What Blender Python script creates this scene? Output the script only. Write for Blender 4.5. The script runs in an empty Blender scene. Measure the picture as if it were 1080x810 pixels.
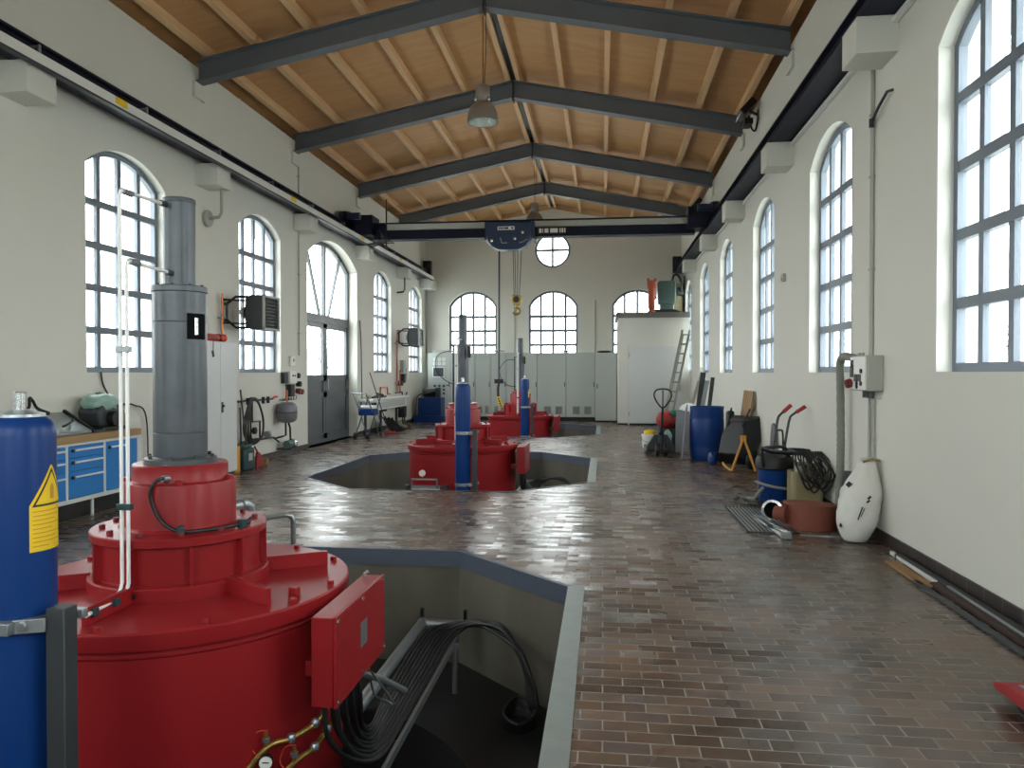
import bpy, math, random
from mathutils import Vector, Matrix
random.seed(7)
PI = math.pi
SC = bpy.context.scene
COL = SC.collection

# ------------------------------------------------------------------ materials
def lin(c):
    c = c / 255.0
    return c / 12.92 if c <= 0.04045 else ((c + 0.055) / 1.055) ** 2.4
def rgb(h):
    return (lin(int(h[0:2], 16)), lin(int(h[2:4], 16)), lin(int(h[4:6], 16)), 1)

def mat(name, col, rough=0.5, metal=0.0, var=0.12, scale=6.0, spec=0.5, bump=0.0, stretch=None, col2=None, coat=0.0):
    """principled material whose colour and roughness wander with a noise texture"""
    m = bpy.data.materials.new(name); m.use_nodes = True
    nt = m.node_tree; n = nt.nodes; L = nt.links
    b = n['Principled BSDF']
    b.inputs['Metallic'].default_value = metal
    b.inputs['Specular IOR Level'].default_value = spec
    if coat:
        b.inputs['Coat Weight'].default_value = coat
        b.inputs['Coat Roughness'].default_value = 0.12
    tc = n.new('ShaderNodeTexCoord'); mp = n.new('ShaderNodeMapping')
    if stretch: mp.inputs['Scale'].default_value = stretch
    L.new(tc.outputs['Object'], mp.inputs['Vector'])
    nz = n.new('ShaderNodeTexNoise'); nz.inputs['Scale'].default_value = scale
    nz.inputs['Detail'].default_value = 5; nz.inputs['Roughness'].default_value = 0.6
    L.new(mp.outputs['Vector'], nz.inputs['Vector'])
    c = rgb(col)
    mx = n.new('ShaderNodeMix'); mx.data_type = 'RGBA'
    if col2:
        a_, b_ = c, rgb(col2)
    else:
        a_ = tuple(min(1, x * (1 - var)) for x in c[:3]) + (1,)
        b_ = tuple(min(1, x * (1 + var)) for x in c[:3]) + (1,)
    mx.inputs['A'].default_value = a_; mx.inputs['B'].default_value = b_
    L.new(nz.outputs['Fac'], mx.inputs['Factor'])
    L.new(mx.outputs['Result'], b.inputs['Base Color'])
    mr = n.new('ShaderNodeMapRange'); mr.inputs['To Min'].default_value = max(0.03, rough - 0.08)
    mr.inputs['To Max'].default_value = min(1, rough + 0.08)
    L.new(nz.outputs['Fac'], mr.inputs['Value']); L.new(mr.outputs['Result'], b.inputs['Roughness'])
    if bump:
        bp = n.new('ShaderNodeBump'); bp.inputs['Strength'].default_value = bump; bp.inputs['Distance'].default_value = 0.01
        L.new(nz.outputs['Fac'], bp.inputs['Height']); L.new(bp.outputs['Normal'], b.inputs['Normal'])
    return m

M = {}
M['plaster'] = mat('plaster', 'd8d8d0', 0.85, var=0.03, scale=1.3, spec=0.2)
M['red'] = mat('red_paint', '8f1f23', 0.36, var=0.10, scale=3, spec=0.28)
M['darkred'] = mat('dull_red', '6e2024', 0.5)
M['blue'] = mat('blue_paint', '113671', 0.34, var=0.12, scale=3, spec=0.25)
M['column'] = mat('grey_blue_steel', '50555a', 0.4, 0.25, var=0.34, scale=7, bump=0.04)
M['darksteel'] = mat('dark_grey_steel', '3c4043', 0.5, 0.3, var=0.15)
M['frame'] = mat('window_grey', '6c7682', 0.5, var=0.08)
M['doorgrey'] = mat('door_grey', '585e62', 0.5, var=0.08)
M['galv'] = mat('galvanised', '9aa0a2', 0.38, 0.75, var=0.18, scale=25)
M['chrome'] = mat('bright_metal', 'c4c8ca', 0.22, 0.9, var=0.08)
M['beam'] = mat('anthracite_beam', '666c72', 0.5, 0.05, var=0.12)
M['navy'] = mat('navy_beam', '161a2c', 0.55, 0.0, var=0.2, scale=4, spec=0.25)
M['hoist'] = mat('hoist_blue', '1c2f4d', 0.4, 0.1, var=0.15)
M['black'] = mat('black_rubber', '141516', 0.5, var=0.25, scale=20)
M['blackcloth'] = mat('black_cloth', '0f0f10', 0.95, var=0.3, scale=8, spec=0.1)
M['blackplastic'] = mat('black_plastic', '1a1b1d', 0.42, var=0.2, scale=5, spec=0.4)
M['blackmetal'] = mat('black_metal', '1d1e20', 0.4, 0.3)
M['ply'] = mat('ceiling_plywood', 'd2a672', 0.62, var=0.22, scale=2.2, stretch=(0.25, 3, 3), col2='b68553')
M['timber'] = mat('purlin_timber', 'ebc99c', 0.6, scale=5, stretch=(6, 0.4, 6), col2='cfa273')
M['eave'] = mat('eave_dark_board', '3a2822', 0.7, var=0.2, scale=3)
M['concrete'] = mat('pit_concrete', '757164', 0.85, scale=1.6, bump=0.05, stretch=(1, 1, 0.35), col2='3f3d35')
M['pitfloor'] = mat('pit_floor', '1c1b1a', 0.7, var=0.3, scale=1.2)
M['white'] = mat('white_plastic', 'e2e3e0', 0.4, var=0.04)
M['cabinet'] = mat('cabinet_grey', 'b4bcb8', 0.42, var=0.04, scale=1)
M['locker'] = mat('locker_grey', 'cdd1d1', 0.42, var=0.04, scale=1)
M['lightgrey'] = mat('light_grey_box', 'a6a89f', 0.5, var=0.05)
M['bench_blue'] = mat('bench_blue', '2277bd', 0.4, var=0.07)
M['bench_white'] = mat('bench_frame', 'c9cfcd', 0.42, var=0.04)
M['worktop'] = mat('beech_worktop', 'a88a5e', 0.45, scale=4, stretch=(8, 0.7, 8), col2='876a42')
M['wood'] = mat('raw_timber', 'a98556', 0.65, scale=5, stretch=(6, 6, 0.5), col2='7d5c36')
M['copper'] = mat('copper_pipe', 'b5694a', 0.35, 0.7, var=0.2)
M['brass'] = mat('brass', 'a58a4a', 0.35, 0.8, var=0.2, scale=30)
M['orange'] = mat('orange_red_paint', 'd3432a', 0.4)
M['orangehose'] = mat('orange_duct', 'a5492f', 0.6)
M['yellow'] = mat('yellow', 'e8c21c', 0.45, var=0.05)
M['ochre'] = mat('ochre_paint', 'c68a2e', 0.45, var=0.1)
M['green'] = mat('green_plastic', '2a6b58', 0.45)
M['teal'] = mat('dark_teal_plastic', '1f3d42', 0.45)
M['motor'] = mat('motor_green', '4d6661', 0.45, var=0.1)
M['hosebrown'] = mat('brown_fire_hose', '7d4434', 0.75, var=0.2, scale=30)
M['beige'] = mat('beige_plastic', '8f8460', 0.5, var=0.12)
M['sack'] = mat('white_woven_sack', 'd8d8d2', 0.6, var=0.06, scale=14, bump=0.25)
M['slab'] = mat('roof_slab_grey', '6d6b66', 0.7, var=0.1)
M['vessel'] = mat('vessel_grey', '6c6d75', 0.4, 0.1)
M['silverhose'] = mat('grey_green_duct', '7e8078', 0.6, var=0.12)
M['skirt'] = mat('skirting_tile', '3a3230', 0.35, var=0.35, scale=5)
M['bag'] = mat('pale_green_bag', '8fb0a6', 0.4, var=0.25, scale=9, bump=0.4)
M['brushred'] = mat('brush_red', '9c2a2b', 0.6)
M['kerb'] = mat('kerb_steel', '8d9693', 0.42, 0.35, var=0.22, scale=9)
M['kerbface'] = mat('kerb_steel_face', '596270', 0.45, 0.3, var=0.15, scale=5)
M['cream'] = mat('cream_brick_reveal', 'd9c9a4', 0.8, var=0.06)
M['ground'] = mat('outside_ground', 'b9b8b2', 0.9, var=0.1, scale=0.3)
M['bark'] = mat('bark', '4a453e', 0.9, var=0.2)
M['gasket'] = mat('dial_face', 'eceae2', 0.4, var=0.02)
M['ink'] = mat('ink', '24201c', 0.6, var=0.05)
M['screen'] = mat('dark_screen', '4b545a', 0.15, var=0.1)
M['indicator'] = mat('dial_white', 'e8ece8', 0.3, var=0.02)
M['aluminium'] = mat('aluminium_ladder', 'a9a697', 0.4, 0.6, var=0.12)
M['darkgreen'] = mat('dark_green', '2f5148', 0.5)
M['lampgrey'] = mat('lamp_brown_grey', '857b72', 0.45, 0.2)
M['lampin'] = mat('lamp_inner', 'c9cfca', 0.25, 0.5, var=0.05)

def glass_mat():
    m = bpy.data.materials.new('window_glass'); m.use_nodes = True
    nt = m.node_tree; n = nt.nodes; n.clear()
    o = n.new('ShaderNodeOutputMaterial'); mix = n.new('ShaderNodeMixShader')
    t = n.new('ShaderNodeBsdfTransparent'); t.inputs['Color'].default_value = (0.94, 0.96, 0.95, 1)
    g = n.new('ShaderNodeBsdfGlossy'); g.inputs['Roughness'].default_value = 0.02
    nz = n.new('ShaderNodeTexNoise'); nz.inputs['Scale'].default_value = 2.0
    mr = n.new('ShaderNodeMapRange'); mr.inputs['To Min'].default_value = 0.04; mr.inputs['To Max'].default_value = 0.08
    nt.links.new(nz.outputs['Fac'], mr.inputs['Value']); nt.links.new(mr.outputs['Result'], mix.inputs['Fac'])
    nt.links.new(t.outputs[0], mix.inputs[1]); nt.links.new(g.outputs[0], mix.inputs[2])
    nt.links.new(mix.outputs[0], o.inputs['Surface'])
    return m
M['glass'] = glass_mat()

def floor_mat():
    m = bpy.data.materials.new('clay_paver_floor'); m.use_nodes = True
    nt = m.node_tree; n = nt.nodes; L = nt.links; b = n['Principled BSDF']
    def math_(op, a, b_=None):
        k = n.new('ShaderNodeMath'); k.operation = op
        for i, v in enumerate((a, b_)):
            if v is None: continue
            if isinstance(v, (int, float)): k.inputs[i].default_value = v
            else: L.new(v, k.inputs[i])
        return k.outputs[0]
    tc = n.new('ShaderNodeTexCoord'); sp = n.new('ShaderNodeSeparateXYZ'); L.new(tc.outputs['Object'], sp.inputs[0])
    yy = math_('DIVIDE', sp.outputs['Y'], 0.1); row = math_('FLOOR', yy)
    half = math_('MULTIPLY', math_('FLOORED_MODULO', row, 2.0), 0.5)
    xx = math_('ADD', math_('DIVIDE', sp.outputs['X'], 0.205), half); colu = math_('FLOOR', xx)
    fx = math_('FRACT', xx); fy = math_('FRACT', yy)
    ex = math_('MINIMUM', fx, math_('SUBTRACT', 1.0, fx)); ey = math_('MINIMUM', fy, math_('SUBTRACT', 1.0, fy))
    mort = math_('MAXIMUM', math_('LESS_THAN', ex, 0.017), math_('LESS_THAN', ey, 0.03))
    cv = n.new('ShaderNodeCombineXYZ'); L.new(colu, cv.inputs[0]); L.new(row, cv.inputs[1])
    wn = n.new('ShaderNodeTexWhiteNoise'); wn.noise_dimensions = '2D'; L.new(cv.outputs[0], wn.inputs['Vector'])
    rp = n.new('ShaderNodeValToRGB'); el = rp.color_ramp.elements
    el[0].position = 0; el[0].color = rgb('685951'); el[1].position = 1; el[1].color = rgb('806c5b')
    for p_, h in ((0.25, '6f6057'), (0.45, '756558'), (0.62, '6d605c'), (0.8, '7b6453')):
        e = el.new(p_); e.color = rgb(h)
    L.new(wn.outputs['Value'], rp.inputs[0])
    nz = n.new('ShaderNodeTexNoise'); nz.inputs['Scale'].default_value = 1.1; nz.inputs['Detail'].default_value = 4; nz.inputs['Roughness'].default_value = 0.5
    L.new(tc.outputs['Object'], nz.inputs['Vector'])
    st = n.new('ShaderNodeMapRange'); st.inputs['From Min'].default_value = 0.35; st.inputs['From Max'].default_value = 0.68
    st.inputs['To Min'].default_value = 0.45; st.inputs['To Max'].default_value = 1.12
    L.new(nz.outputs['Fac'], st.inputs['Value'])
    mul = n.new('ShaderNodeMix'); mul.data_type = 'RGBA'; mul.blend_type = 'MULTIPLY'; mul.inputs['Factor'].default_value = 1
    L.new(rp.outputs[0], mul.inputs['A'])
    cc = n.new('ShaderNodeCombineXYZ')
    for i in range(3): L.new(st.outputs['Result'], cc.inputs[i])
    L.new(cc.outputs[0], mul.inputs['B'])
    mm = n.new('ShaderNodeMix'); mm.data_type = 'RGBA'; mm.inputs['B'].default_value = rgb('9c968b')
    # worn-in grey grime and plum tones in broad patches
    n3 = n.new('ShaderNodeTexNoise'); n3.inputs['Scale'].default_value = 0.42; n3.inputs['Detail'].default_value = 3; L.new(tc.outputs['Object'], n3.inputs['Vector'])
    r3 = n.new('ShaderNodeValToRGB'); q = r3.color_ramp.elements
    q[0].position = 0.36; q[0].color = rgb('8f8c86'); q[1].position = 0.66; q[1].color = rgb('f2e2d2')
    e3 = q.new(0.5); e3.color = rgb('c9b7b0')
    L.new(n3.outputs['Fac'], r3.inputs[0])
    m3 = n.new('ShaderNodeMix'); m3.data_type = 'RGBA'; m3.blend_type = 'MULTIPLY'; m3.inputs['Factor'].default_value = 0.65
    L.new(mul.outputs['Result'], m3.inputs['A']); L.new(r3.outputs[0], m3.inputs['B'])
    L.new(m3.outputs['Result'], mm.inputs['A']); L.new(math_('MULTIPLY', mort, 0.75), mm.inputs['Factor'])
    L.new(mm.outputs['Result'], b.inputs['Base Color'])
    rr = math_('ADD', math_('MULTIPLY', wn.outputs['Value'], 0.12), 0.13)
    rr = math_('ADD', rr, math_('MULTIPLY', nz.outputs['Fac'], 0.16))
    rr = math_('ADD', rr, math_('MULTIPLY', mort, 0.3))
    L.new(rr, b.inputs['Roughness'])
    b.inputs['Specular IOR Level'].default_value = 0.5
    # every paver lies a hair out of level
    sub = n.new('ShaderNodeVectorMath'); sub.operation = 'SUBTRACT'; sub.inputs[1].default_value = (0.5, 0.5, 0.5)
    L.new(wn.outputs['Color'], sub.inputs[0])
    scl = n.new('ShaderNodeVectorMath'); scl.operation = 'SCALE'; scl.inputs['Scale'].default_value = 0.10
    L.new(sub.outputs[0], scl.inputs[0])
    ge = n.new('ShaderNodeNewGeometry')
    ad = n.new('ShaderNodeVectorMath'); ad.operation = 'ADD'; L.new(ge.outputs['Normal'], ad.inputs[0]); L.new(scl.outputs[0], ad.inputs[1])
    no = n.new('ShaderNodeVectorMath'); no.operation = 'NORMALIZE'; L.new(ad.outputs[0], no.inputs[0])
    bp = n.new('ShaderNodeBump'); bp.inputs['Strength'].default_value = 0.25; bp.inputs['Distance'].default_value = 0.004
    n2 = n.new('ShaderNodeTexNoise'); n2.inputs['Scale'].default_value = 14; L.new(tc.outputs['Object'], n2.inputs['Vector'])
    L.new(math_('SUBTRACT', n2.outputs['Fac'], mort), bp.inputs['Height']); L.new(no.outputs[0], bp.inputs['Normal'])
    L.new(bp.outputs['Normal'], b.inputs['Normal'])
    return m
M['floor'] = floor_mat()

def tile_mat():
    """dark skirting tiles with pale joints every 24 cm along Y"""
    m = M['skirt']; nt = m.node_tree; n = nt.nodes; L = nt.links; b = n['Principled BSDF']
    src = b.inputs['Base Color'].links[0].from_socket
    tc = n.new('ShaderNodeTexCoord'); sp = n.new('ShaderNodeSeparateXYZ'); L.new(tc.outputs['Object'], sp.inputs[0])
    d = n.new('ShaderNodeMath'); d.operation = 'DIVIDE'; d.inputs[1].default_value = 0.245; L.new(sp.outputs['Y'], d.inputs[0])
    f = n.new('ShaderNodeMath'); f.operation = 'FRACT'; L.new(d.outputs[0], f.inputs[0])
    l = n.new('ShaderNodeMath'); l.operation = 'LESS_THAN'; l.inputs[1].default_value = 0.03; L.new(f.outputs[0], l.inputs[0])
    mx = n.new('ShaderNodeMix'); mx.data_type = 'RGBA'; mx.inputs['B'].default_value = rgb('6f6963')
    L.new(src, mx.inputs['A']); L.new(l.outputs[0], mx.inputs['Factor']); L.new(mx.outputs['Result'], b.inputs['Base Color'])
tile_mat()

# ------------------------------------------------------------------ mesh builder
class MB:
    def __init__(s): s.v = []; s.f = []
    def add(s, vs, fs):
        k = len(s.v); s.v += [tuple(q) for q in vs]; s.f += [tuple(i + k for i in f) for f in fs]; return s
    def box(s, x0, x1, y0, y1, z0, z1):
        x0, x1 = min(x0, x1), max(x0, x1); y0, y1 = min(y0, y1), max(y0, y1); z0, z1 = min(z0, z1), max(z0, z1)
        return s.add([(x0, y0, z0), (x1, y0, z0), (x1, y1, z0), (x0, y1, z0), (x0, y0, z1), (x1, y0, z1), (x1, y1, z1), (x0, y1, z1)],
                     [(0, 3, 2, 1), (4, 5, 6, 7), (0, 1, 5, 4), (1, 2, 6, 5), (2, 3, 7, 6), (3, 0, 4, 7)])
    def obox(s, c, size, rx=0, ry=0, rz=0):
        R = Matrix.Rotation(rz, 3, 'Z') @ Matrix.Rotation(ry, 3, 'Y') @ Matrix.Rotation(rx, 3, 'X')
        a, b, d = (q / 2 for q in size); c = Vector(c)
        P = [(-a, -b, -d), (a, -b, -d), (a, b, -d), (-a, b, -d), (-a, -b, d), (a, -b, d), (a, b, d), (-a, b, d)]
        return s.add([c + R @ Vector(p) for p in P], [(0, 3, 2, 1), (4, 5, 6, 7), (0, 1, 5, 4), (1, 2, 6, 5), (2, 3, 7, 6), (3, 0, 4, 7)])
    def beam(s, p0, p1, w, h, up=(0, 0, 1)):
        """rectangular bar from p0 to p1, w across, h along up"""
        p0, p1 = Vector(p0), Vector(p1); t = (p1 - p0).normalized(); u = Vector(up)
        sd = t.cross(u)
        if sd.length < 1e-4: sd = t.cross(Vector((1, 0, 0)))
        sd.normalize(); u = sd.cross(t).normalized(); sd = sd * (w / 2); u = u * (h / 2)
        return s.add([p0 - sd - u, p0 + sd - u, p0 + sd + u, p0 - sd + u, p1 - sd - u, p1 + sd - u, p1 + sd + u, p1 - sd + u],
                     [(0, 1, 2, 3), (7, 6, 5, 4), (0, 4, 5, 1), (1, 5, 6, 2), (2, 6, 7, 3), (3, 7, 4, 0)])
    def tube(s, pts, r, n=8, closed=False, smooth=0):
        P = [Vector(p) for p in pts]
        if smooth:
            Q = []; k = len(P)
            rng = range(k if closed else k - 1)
            for i in rng:
                if closed: p0, p1, p2, p3 = P[(i - 1) % k], P[i], P[(i + 1) % k], P[(i + 2) % k]
                else: p0, p1, p2, p3 = P[max(i - 1, 0)], P[i], P[i + 1], P[min(i + 2, k - 1)]
                for j in range(smooth):
                    t = j / smooth
                    Q.append(0.5 * ((2 * p1) + (p2 - p0) * t + (2 * p0 - 5 * p1 + 4 * p2 - p3) * t * t + (3 * p1 - p0 - 3 * p2 + p3) * t ** 3))
            if not closed: Q.append(P[-1])
            P = Q
        k = len(P); base = len(s.v); nrm = None
        rad = r if isinstance(r, (list, tuple)) else [r] * k
        for i, p in enumerate(P):
            if closed: t = P[(i + 1) % k] - P[i - 1]
            else: t = P[min(i + 1, k - 1)] - P[max(i - 1, 0)]
            t = t.normalized() if t.length > 1e-9 else Vector((0, 0, 1))
            if nrm is None:
                a = Vector((0, 0, 1)) if abs(t.z) < 0.9 else Vector((1, 0, 0)); nrm = t.cross(a).normalized()
            else:
                nrm = nrm - t * nrm.dot(t)
                nrm = nrm.normalized() if nrm.length > 1e-6 else t.orthogonal().normalized()
            bi = t.cross(nrm)
            for j in range(n):
                a = 2 * PI * j / n; s.v.append(tuple(p + (nrm * math.cos(a) + bi * math.sin(a)) * rad[min(i, len(rad) - 1)]))
        m = k if closed else k - 1
        for i in range(m):
            for j in range(n):
                a, b = base + i * n + j, base + i * n + (j + 1) % n
                i2 = (i + 1) % k
                s.f.append((a, b, base + i2 * n + (j + 1) % n, base + i2 * n + j))
        if not closed:
            s.f.append(tuple(base + j for j in reversed(range(n)))); s.f.append(tuple(base + (k - 1) * n + j for j in range(n)))
        return s
    def cyl(s, p0, p1, r0, r1=None, n=20):
        return s.tube([p0, p1], [r0, r0 if r1 is None else r1], n)
    def lathe(s, prof, n=40, c=(0, 0, 0), axis='z', a0=0, a1=2 * PI):
        """prof = [(radius, height)]; closed top and bottom where radius is 0"""
        base = len(s.v); full = abs(a1 - a0 - 2 * PI) < 1e-6; m = n if full else n + 1
        for (r, h) in prof:
            for j in range(m):
                a = a0 + (a1 - a0) * j / n
                q = (r * math.cos(a), r * math.sin(a), h)
                if axis == 'x': q = (h, r * math.cos(a), r * math.sin(a))
                elif axis == 'y': q = (r * math.sin(a), h, r * math.cos(a))
                s.v.append((q[0] + c[0], q[1] + c[1], q[2] + c[2]))
        for i in range(len(prof) - 1):
            for j in range(n):
                j2 = (j + 1) % m
                s.f.append((base + i * m + j, base + i * m + j2, base + (i + 1) * m + j2, base + (i + 1) * m + j))
        return s
    def prism(s, poly, a0, a1, axis='z'):
        """polygon extruded along axis; poly holds the two other coordinates in xyz order"""
        k = len(poly)
        def P(q, a):
            return (q[0], q[1], a) if axis == 'z' else ((a, q[0], q[1]) if axis == 'x' else (q[0], a, q[1]))
        vs = [P(q, a0) for q in poly] + [P(q, a1) for q in poly]
        fs = [tuple(reversed(range(k))), tuple(range(k, 2 * k))] + [(i, (i + 1) % k, k + (i + 1) % k, k + i) for i in range(k)]
        return s.add(vs, fs)
    def ball(s, c, r, n=16, sc=(1, 1, 1)):
        k = n // 2; base = len(s.v)
        for i in range(k + 1):
            t = PI * i / k
            for j in range(n):
                a = 2 * PI * j / n
                s.v.append((c[0] + r * sc[0] * math.sin(t) * math.cos(a), c[1] + r * sc[1] * math.sin(t) * math.sin(a), c[2] - r * sc[2] * math.cos(t)))
        for i in range(k):
            for j in range(n): s.f.append((base + i * n + j, base + i * n + (j + 1) % n, base + (i + 1) * n + (j + 1) % n, base + (i + 1) * n + j))
        return s
    def build(s, name, m, parent=None, bevel=0, angle=35, seg=2):
        """links ONE mesh object; vertices are given in world space, the parent only shifts the origin"""
        off = Vector((0, 0, 0)); p = parent
        while p is not None: off += p.location; p = p.parent
        if parent is None and s.v:
            xs, ys, zs = zip(*s.v); off = Vector(((min(xs) + max(xs)) / 2, (min(ys) + max(ys)) / 2, min(zs)))
            loc = off
        else: loc = Vector((0, 0, 0))
        me = bpy.data.meshes.new(name)
        me.from_pydata([(v[0] - off.x, v[1] - off.y, v[2] - off.z) for v in s.v], [], s.f)
        me.validate(); 
        import bmesh
        bm = bmesh.new(); bm.from_mesh(me); bmesh.ops.remove_doubles(bm, verts=bm.verts, dist=1e-6)
        bmesh.ops.recalc_face_normals(bm, faces=bm.faces); bm.to_mesh(me); bm.free()
        me.materials.append(M[m] if isinstance(m, str) else m)
        me.polygons.foreach_set('use_smooth', [True] * len(me.polygons))
        me.set_sharp_from_angle(angle=math.radians(angle)); me.update()
        o = bpy.data.objects.new(name, me); COL.objects.link(o); o.location = loc
        if parent is not None: o.parent = parent
        if bevel:
            b = o.modifiers.new('edge', 'BEVEL'); b.width = bevel; b.segments = seg; b.limit_method = 'ANGLE'; b.angle_limit = math.radians(40)
        return o

def tag(o, label, cat, group=None, kind=None):
    o['label'] = label; o['category'] = cat
    if group: o['group'] = group
    if kind: o['kind'] = kind
    return o
def thing(name, label, cat, loc, group=None):
    o = bpy.data.objects.new(name, None); COL.objects.link(o); o.location = loc; o.empty_display_size = 0.1
    return tag(o, label, cat, group)
def struct(o):
    o['kind'] = 'structure'; return o
def sroot(name, loc):
    o = bpy.data.objects.new(name, None); COL.objects.link(o); o.location = loc; o['kind'] = 'structure'; return o
def copy_tree(o, parent=None):
    c = o.copy(); COL.objects.link(c)
    if parent is not None: c.parent = parent
    for ch in list(o.children): copy_tree(ch, c)
    return c
def dup(root, loc, label=None, rz=None):
    c = copy_tree(root); c.location = loc
    if rz is not None: c.rotation_euler.z = rz
    if label: c['label'] = label
    return c
def put(src, dx, dy, dz, parent, rz=0):
    """another part sharing src's mesh, moved by an offset"""
    c = src.copy(); COL.objects.link(c); c.parent = parent; c.location = (src.location.x + dx, src.location.y + dy, src.location.z + dz); c.rotation_euler.z = rz
    return c
def box(name, m, parent, x0, x1, y0, y1, z0, z1, bevel=0.004):
    return MB().box(x0, x1, y0, y1, z0, z1).build(name, m, parent, bevel)

# ------------------------------------------------------------------ dimensions
XL, XR, YB, YF = -6.2, 2.62, 26.2, -1.4      # inner wall faces
RX = -1.74                                     # ridge
WT = 0.5                                       # wall thickness
PITS = [(-2.40, 4.08), (-2.37, 12.72), (-2.33, 21.4)]
HX, HY, CH = 2.15, 2.60, 1.03                  # pit half sizes and chamfer

# ------------------------------------------------------------------ walls with arched openings
class Opening:
    def __init__(s, c, half, lo, spring=None, top=None, round_r=None):
        s.c, s.half, s.lo0 = c, half, lo
        if round_r: s.rr = round_r; s.zc = lo; s.half = round_r
        else:
            s.rr = None; s.spring = spring; s.rise = top - spring
            s.R = (half * half + s.rise ** 2) / (2 * s.rise); s.zc = spring - (s.R - s.rise)
    def hi(s, a):
        d = min(abs(a - s.c), s.half)
        return s.zc + math.sqrt(max(0, (s.rr or s.R) ** 2 - d * d))
    def lo(s, a):
        if s.rr: return s.zc - math.sqrt(max(0, s.rr ** 2 - min(abs(a - s.c), s.rr) ** 2))
        return s.lo0
    def cuts(s):
        if s.rr: return [s.c - s.rr * math.cos(PI * i / 20) for i in range(21)]
        return [s.c - s.half + 2 * s.half * i / 14 for i in range(15)]

def wall(name, m, axis, inner, outer, a0, a1, z0, top, ops, extra=()):
    cuts = sorted({round(q, 5) for q in [a0, a1, *extra] + [c for o in ops for c in o.cuts()] if a0 - 1e-6 <= q <= a1 + 1e-6})
    mb = MB()
    def P(a, d, z): return (d, a, z) if axis == 'y' else (a, d, z)
    def quad(p): mb.add(p, [tuple(range(len(p)))])
    for p, q in zip(cuts, cuts[1:]):
        mid = (p + q) / 2; act = sorted([o for o in ops if o.c - o.half < mid < o.c + o.half], key=lambda o: o.lo(mid))
        zl = [(z0, z0)]
        for o in act: zl += [(o.lo(p), o.lo(q)), (o.hi(p), o.hi(q))]
        zl.append((top(p), top(q)))
        for i in range(0, len(zl), 2):
            (l0, l1), (h0, h1) = zl[i], zl[i + 1]
            for d in (inner, outer): quad([P(p, d, l0), P(q, d, l1), P(q, d, h1), P(p, d, h0)])
        for i in range(1, len(zl) - 1):
            quad([P(p, inner, zl[i][0]), P(q, inner, zl[i][1]), P(q, outer, zl[i][1]), P(p, outer, zl[i][0])])
        quad([P(p, inner, top(p)), P(q, inner, top(q)), P(q, outer, top(q)), P(p, outer, top(p))])
    for o in ops:
        if not o.rr:
            for a in (o.c - o.half, o.c + o.half):
                quad([P(a, inner, o.lo0), P(a, outer, o.lo0), P(a, outer, o.hi(a)), P(a, inner, o.hi(a))])
    return struct(mb.build(name, m, angle=25))

SILL, SPR, TOPZ = 1.61, 4.17, 4.47
LW = [1.85, 5.55, 9.34, 13.23, 20.93, 24.73]
RW = [1.85, 5.53, 9.27, 12.97, 16.75, 20.3, 24.0]
HW = 0.84
DOOR_L = Opening(17.03, 1.63, 0.0, 4.15, 4.63)
left_ops = [Opening(c, HW, SILL, SPR, TOPZ) for c in LW] + [DOOR_L]
right_ops = [Opening(c, HW, SILL, SPR, TOPZ) for c in RW]
wall('wall_left', 'plaster', 'y', XL, XL - WT, YF, YB, -0.0, lambda a: 6.30, left_ops)
wall('wall_right', 'plaster', 'y', XR, XR + WT, YF, YB, -0.0, lambda a: 6.22, right_ops)
def ceil_z(x): return 7.42 - 0.2 * abs(x - RX)
BWX = [-4.53, -1.72, 1.16]
back_ops = [Opening(c, 0.85, 1.6, 3.96, 4.46) for c in BWX] + [Opening(RX, 0.62, 5.86, round_r=0.62)]
wall('wall_back', 'plaster', 'x', YB, YB + WT, XL - WT, XR + WT, 0.0, ceil_z, back_ops, (RX,))
front_ops = [Opening(c, 0.85, 1.6, 3.96, 4.46) for c in BWX] + [Opening(RX, 0.62, 5.86, round_r=0.62)]
wall('wall_front', 'plaster', 'x', YF, YF - WT, XL - WT, XR + WT, 0.0, ceil_z, front_ops, (RX,))

# ------------------------------------------------------------------ windows
def arc_pts(o, inset=0.0, n=14):
    """outline of an opening, inset by a frame's width, as (a, z)"""
    h = o.half - inset
    if o.rr: return [(o.c + h * math.cos(2 * PI * i / 32), o.zc + h * math.sin(2 * PI * i / 32)) for i in range(32)]
    R = o.R - inset
    pts = [(o.c - h, o.lo0 + inset), (o.c + h, o.lo0 + inset)]
    for i in range(n + 1):
        a = h - 2 * h * i / n; pts.append((o.c + a, o.zc + math.sqrt(max(0, R * R - a * a))))
    return pts
def ring_mesh(o, w, d0, d1, axis):
    A, B = arc_pts(o), arc_pts(o, w); k = len(A); mb = MB()
    def P(q, d): return (d, q[0], q[1]) if axis == 'y' else (q[0], d, q[1])
    vs = [P(q, d0) for q in A] + [P(q, d0) for q in B] + [P(q, d1) for q in A] + [P(q, d1) for q in B]; fs = []
    for i in range(k):
        j = (i + 1) % k
        fs += [(i, j, k + j, k + i), (2 * k + i, 3 * k + i, 3 * k + j, 2 * k + j), (k + i, k + j, 3 * k + j, 3 * k + i), (i, 2 * k + i, 2 * k + j, j)]
    return mb.add(vs, fs)
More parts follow.
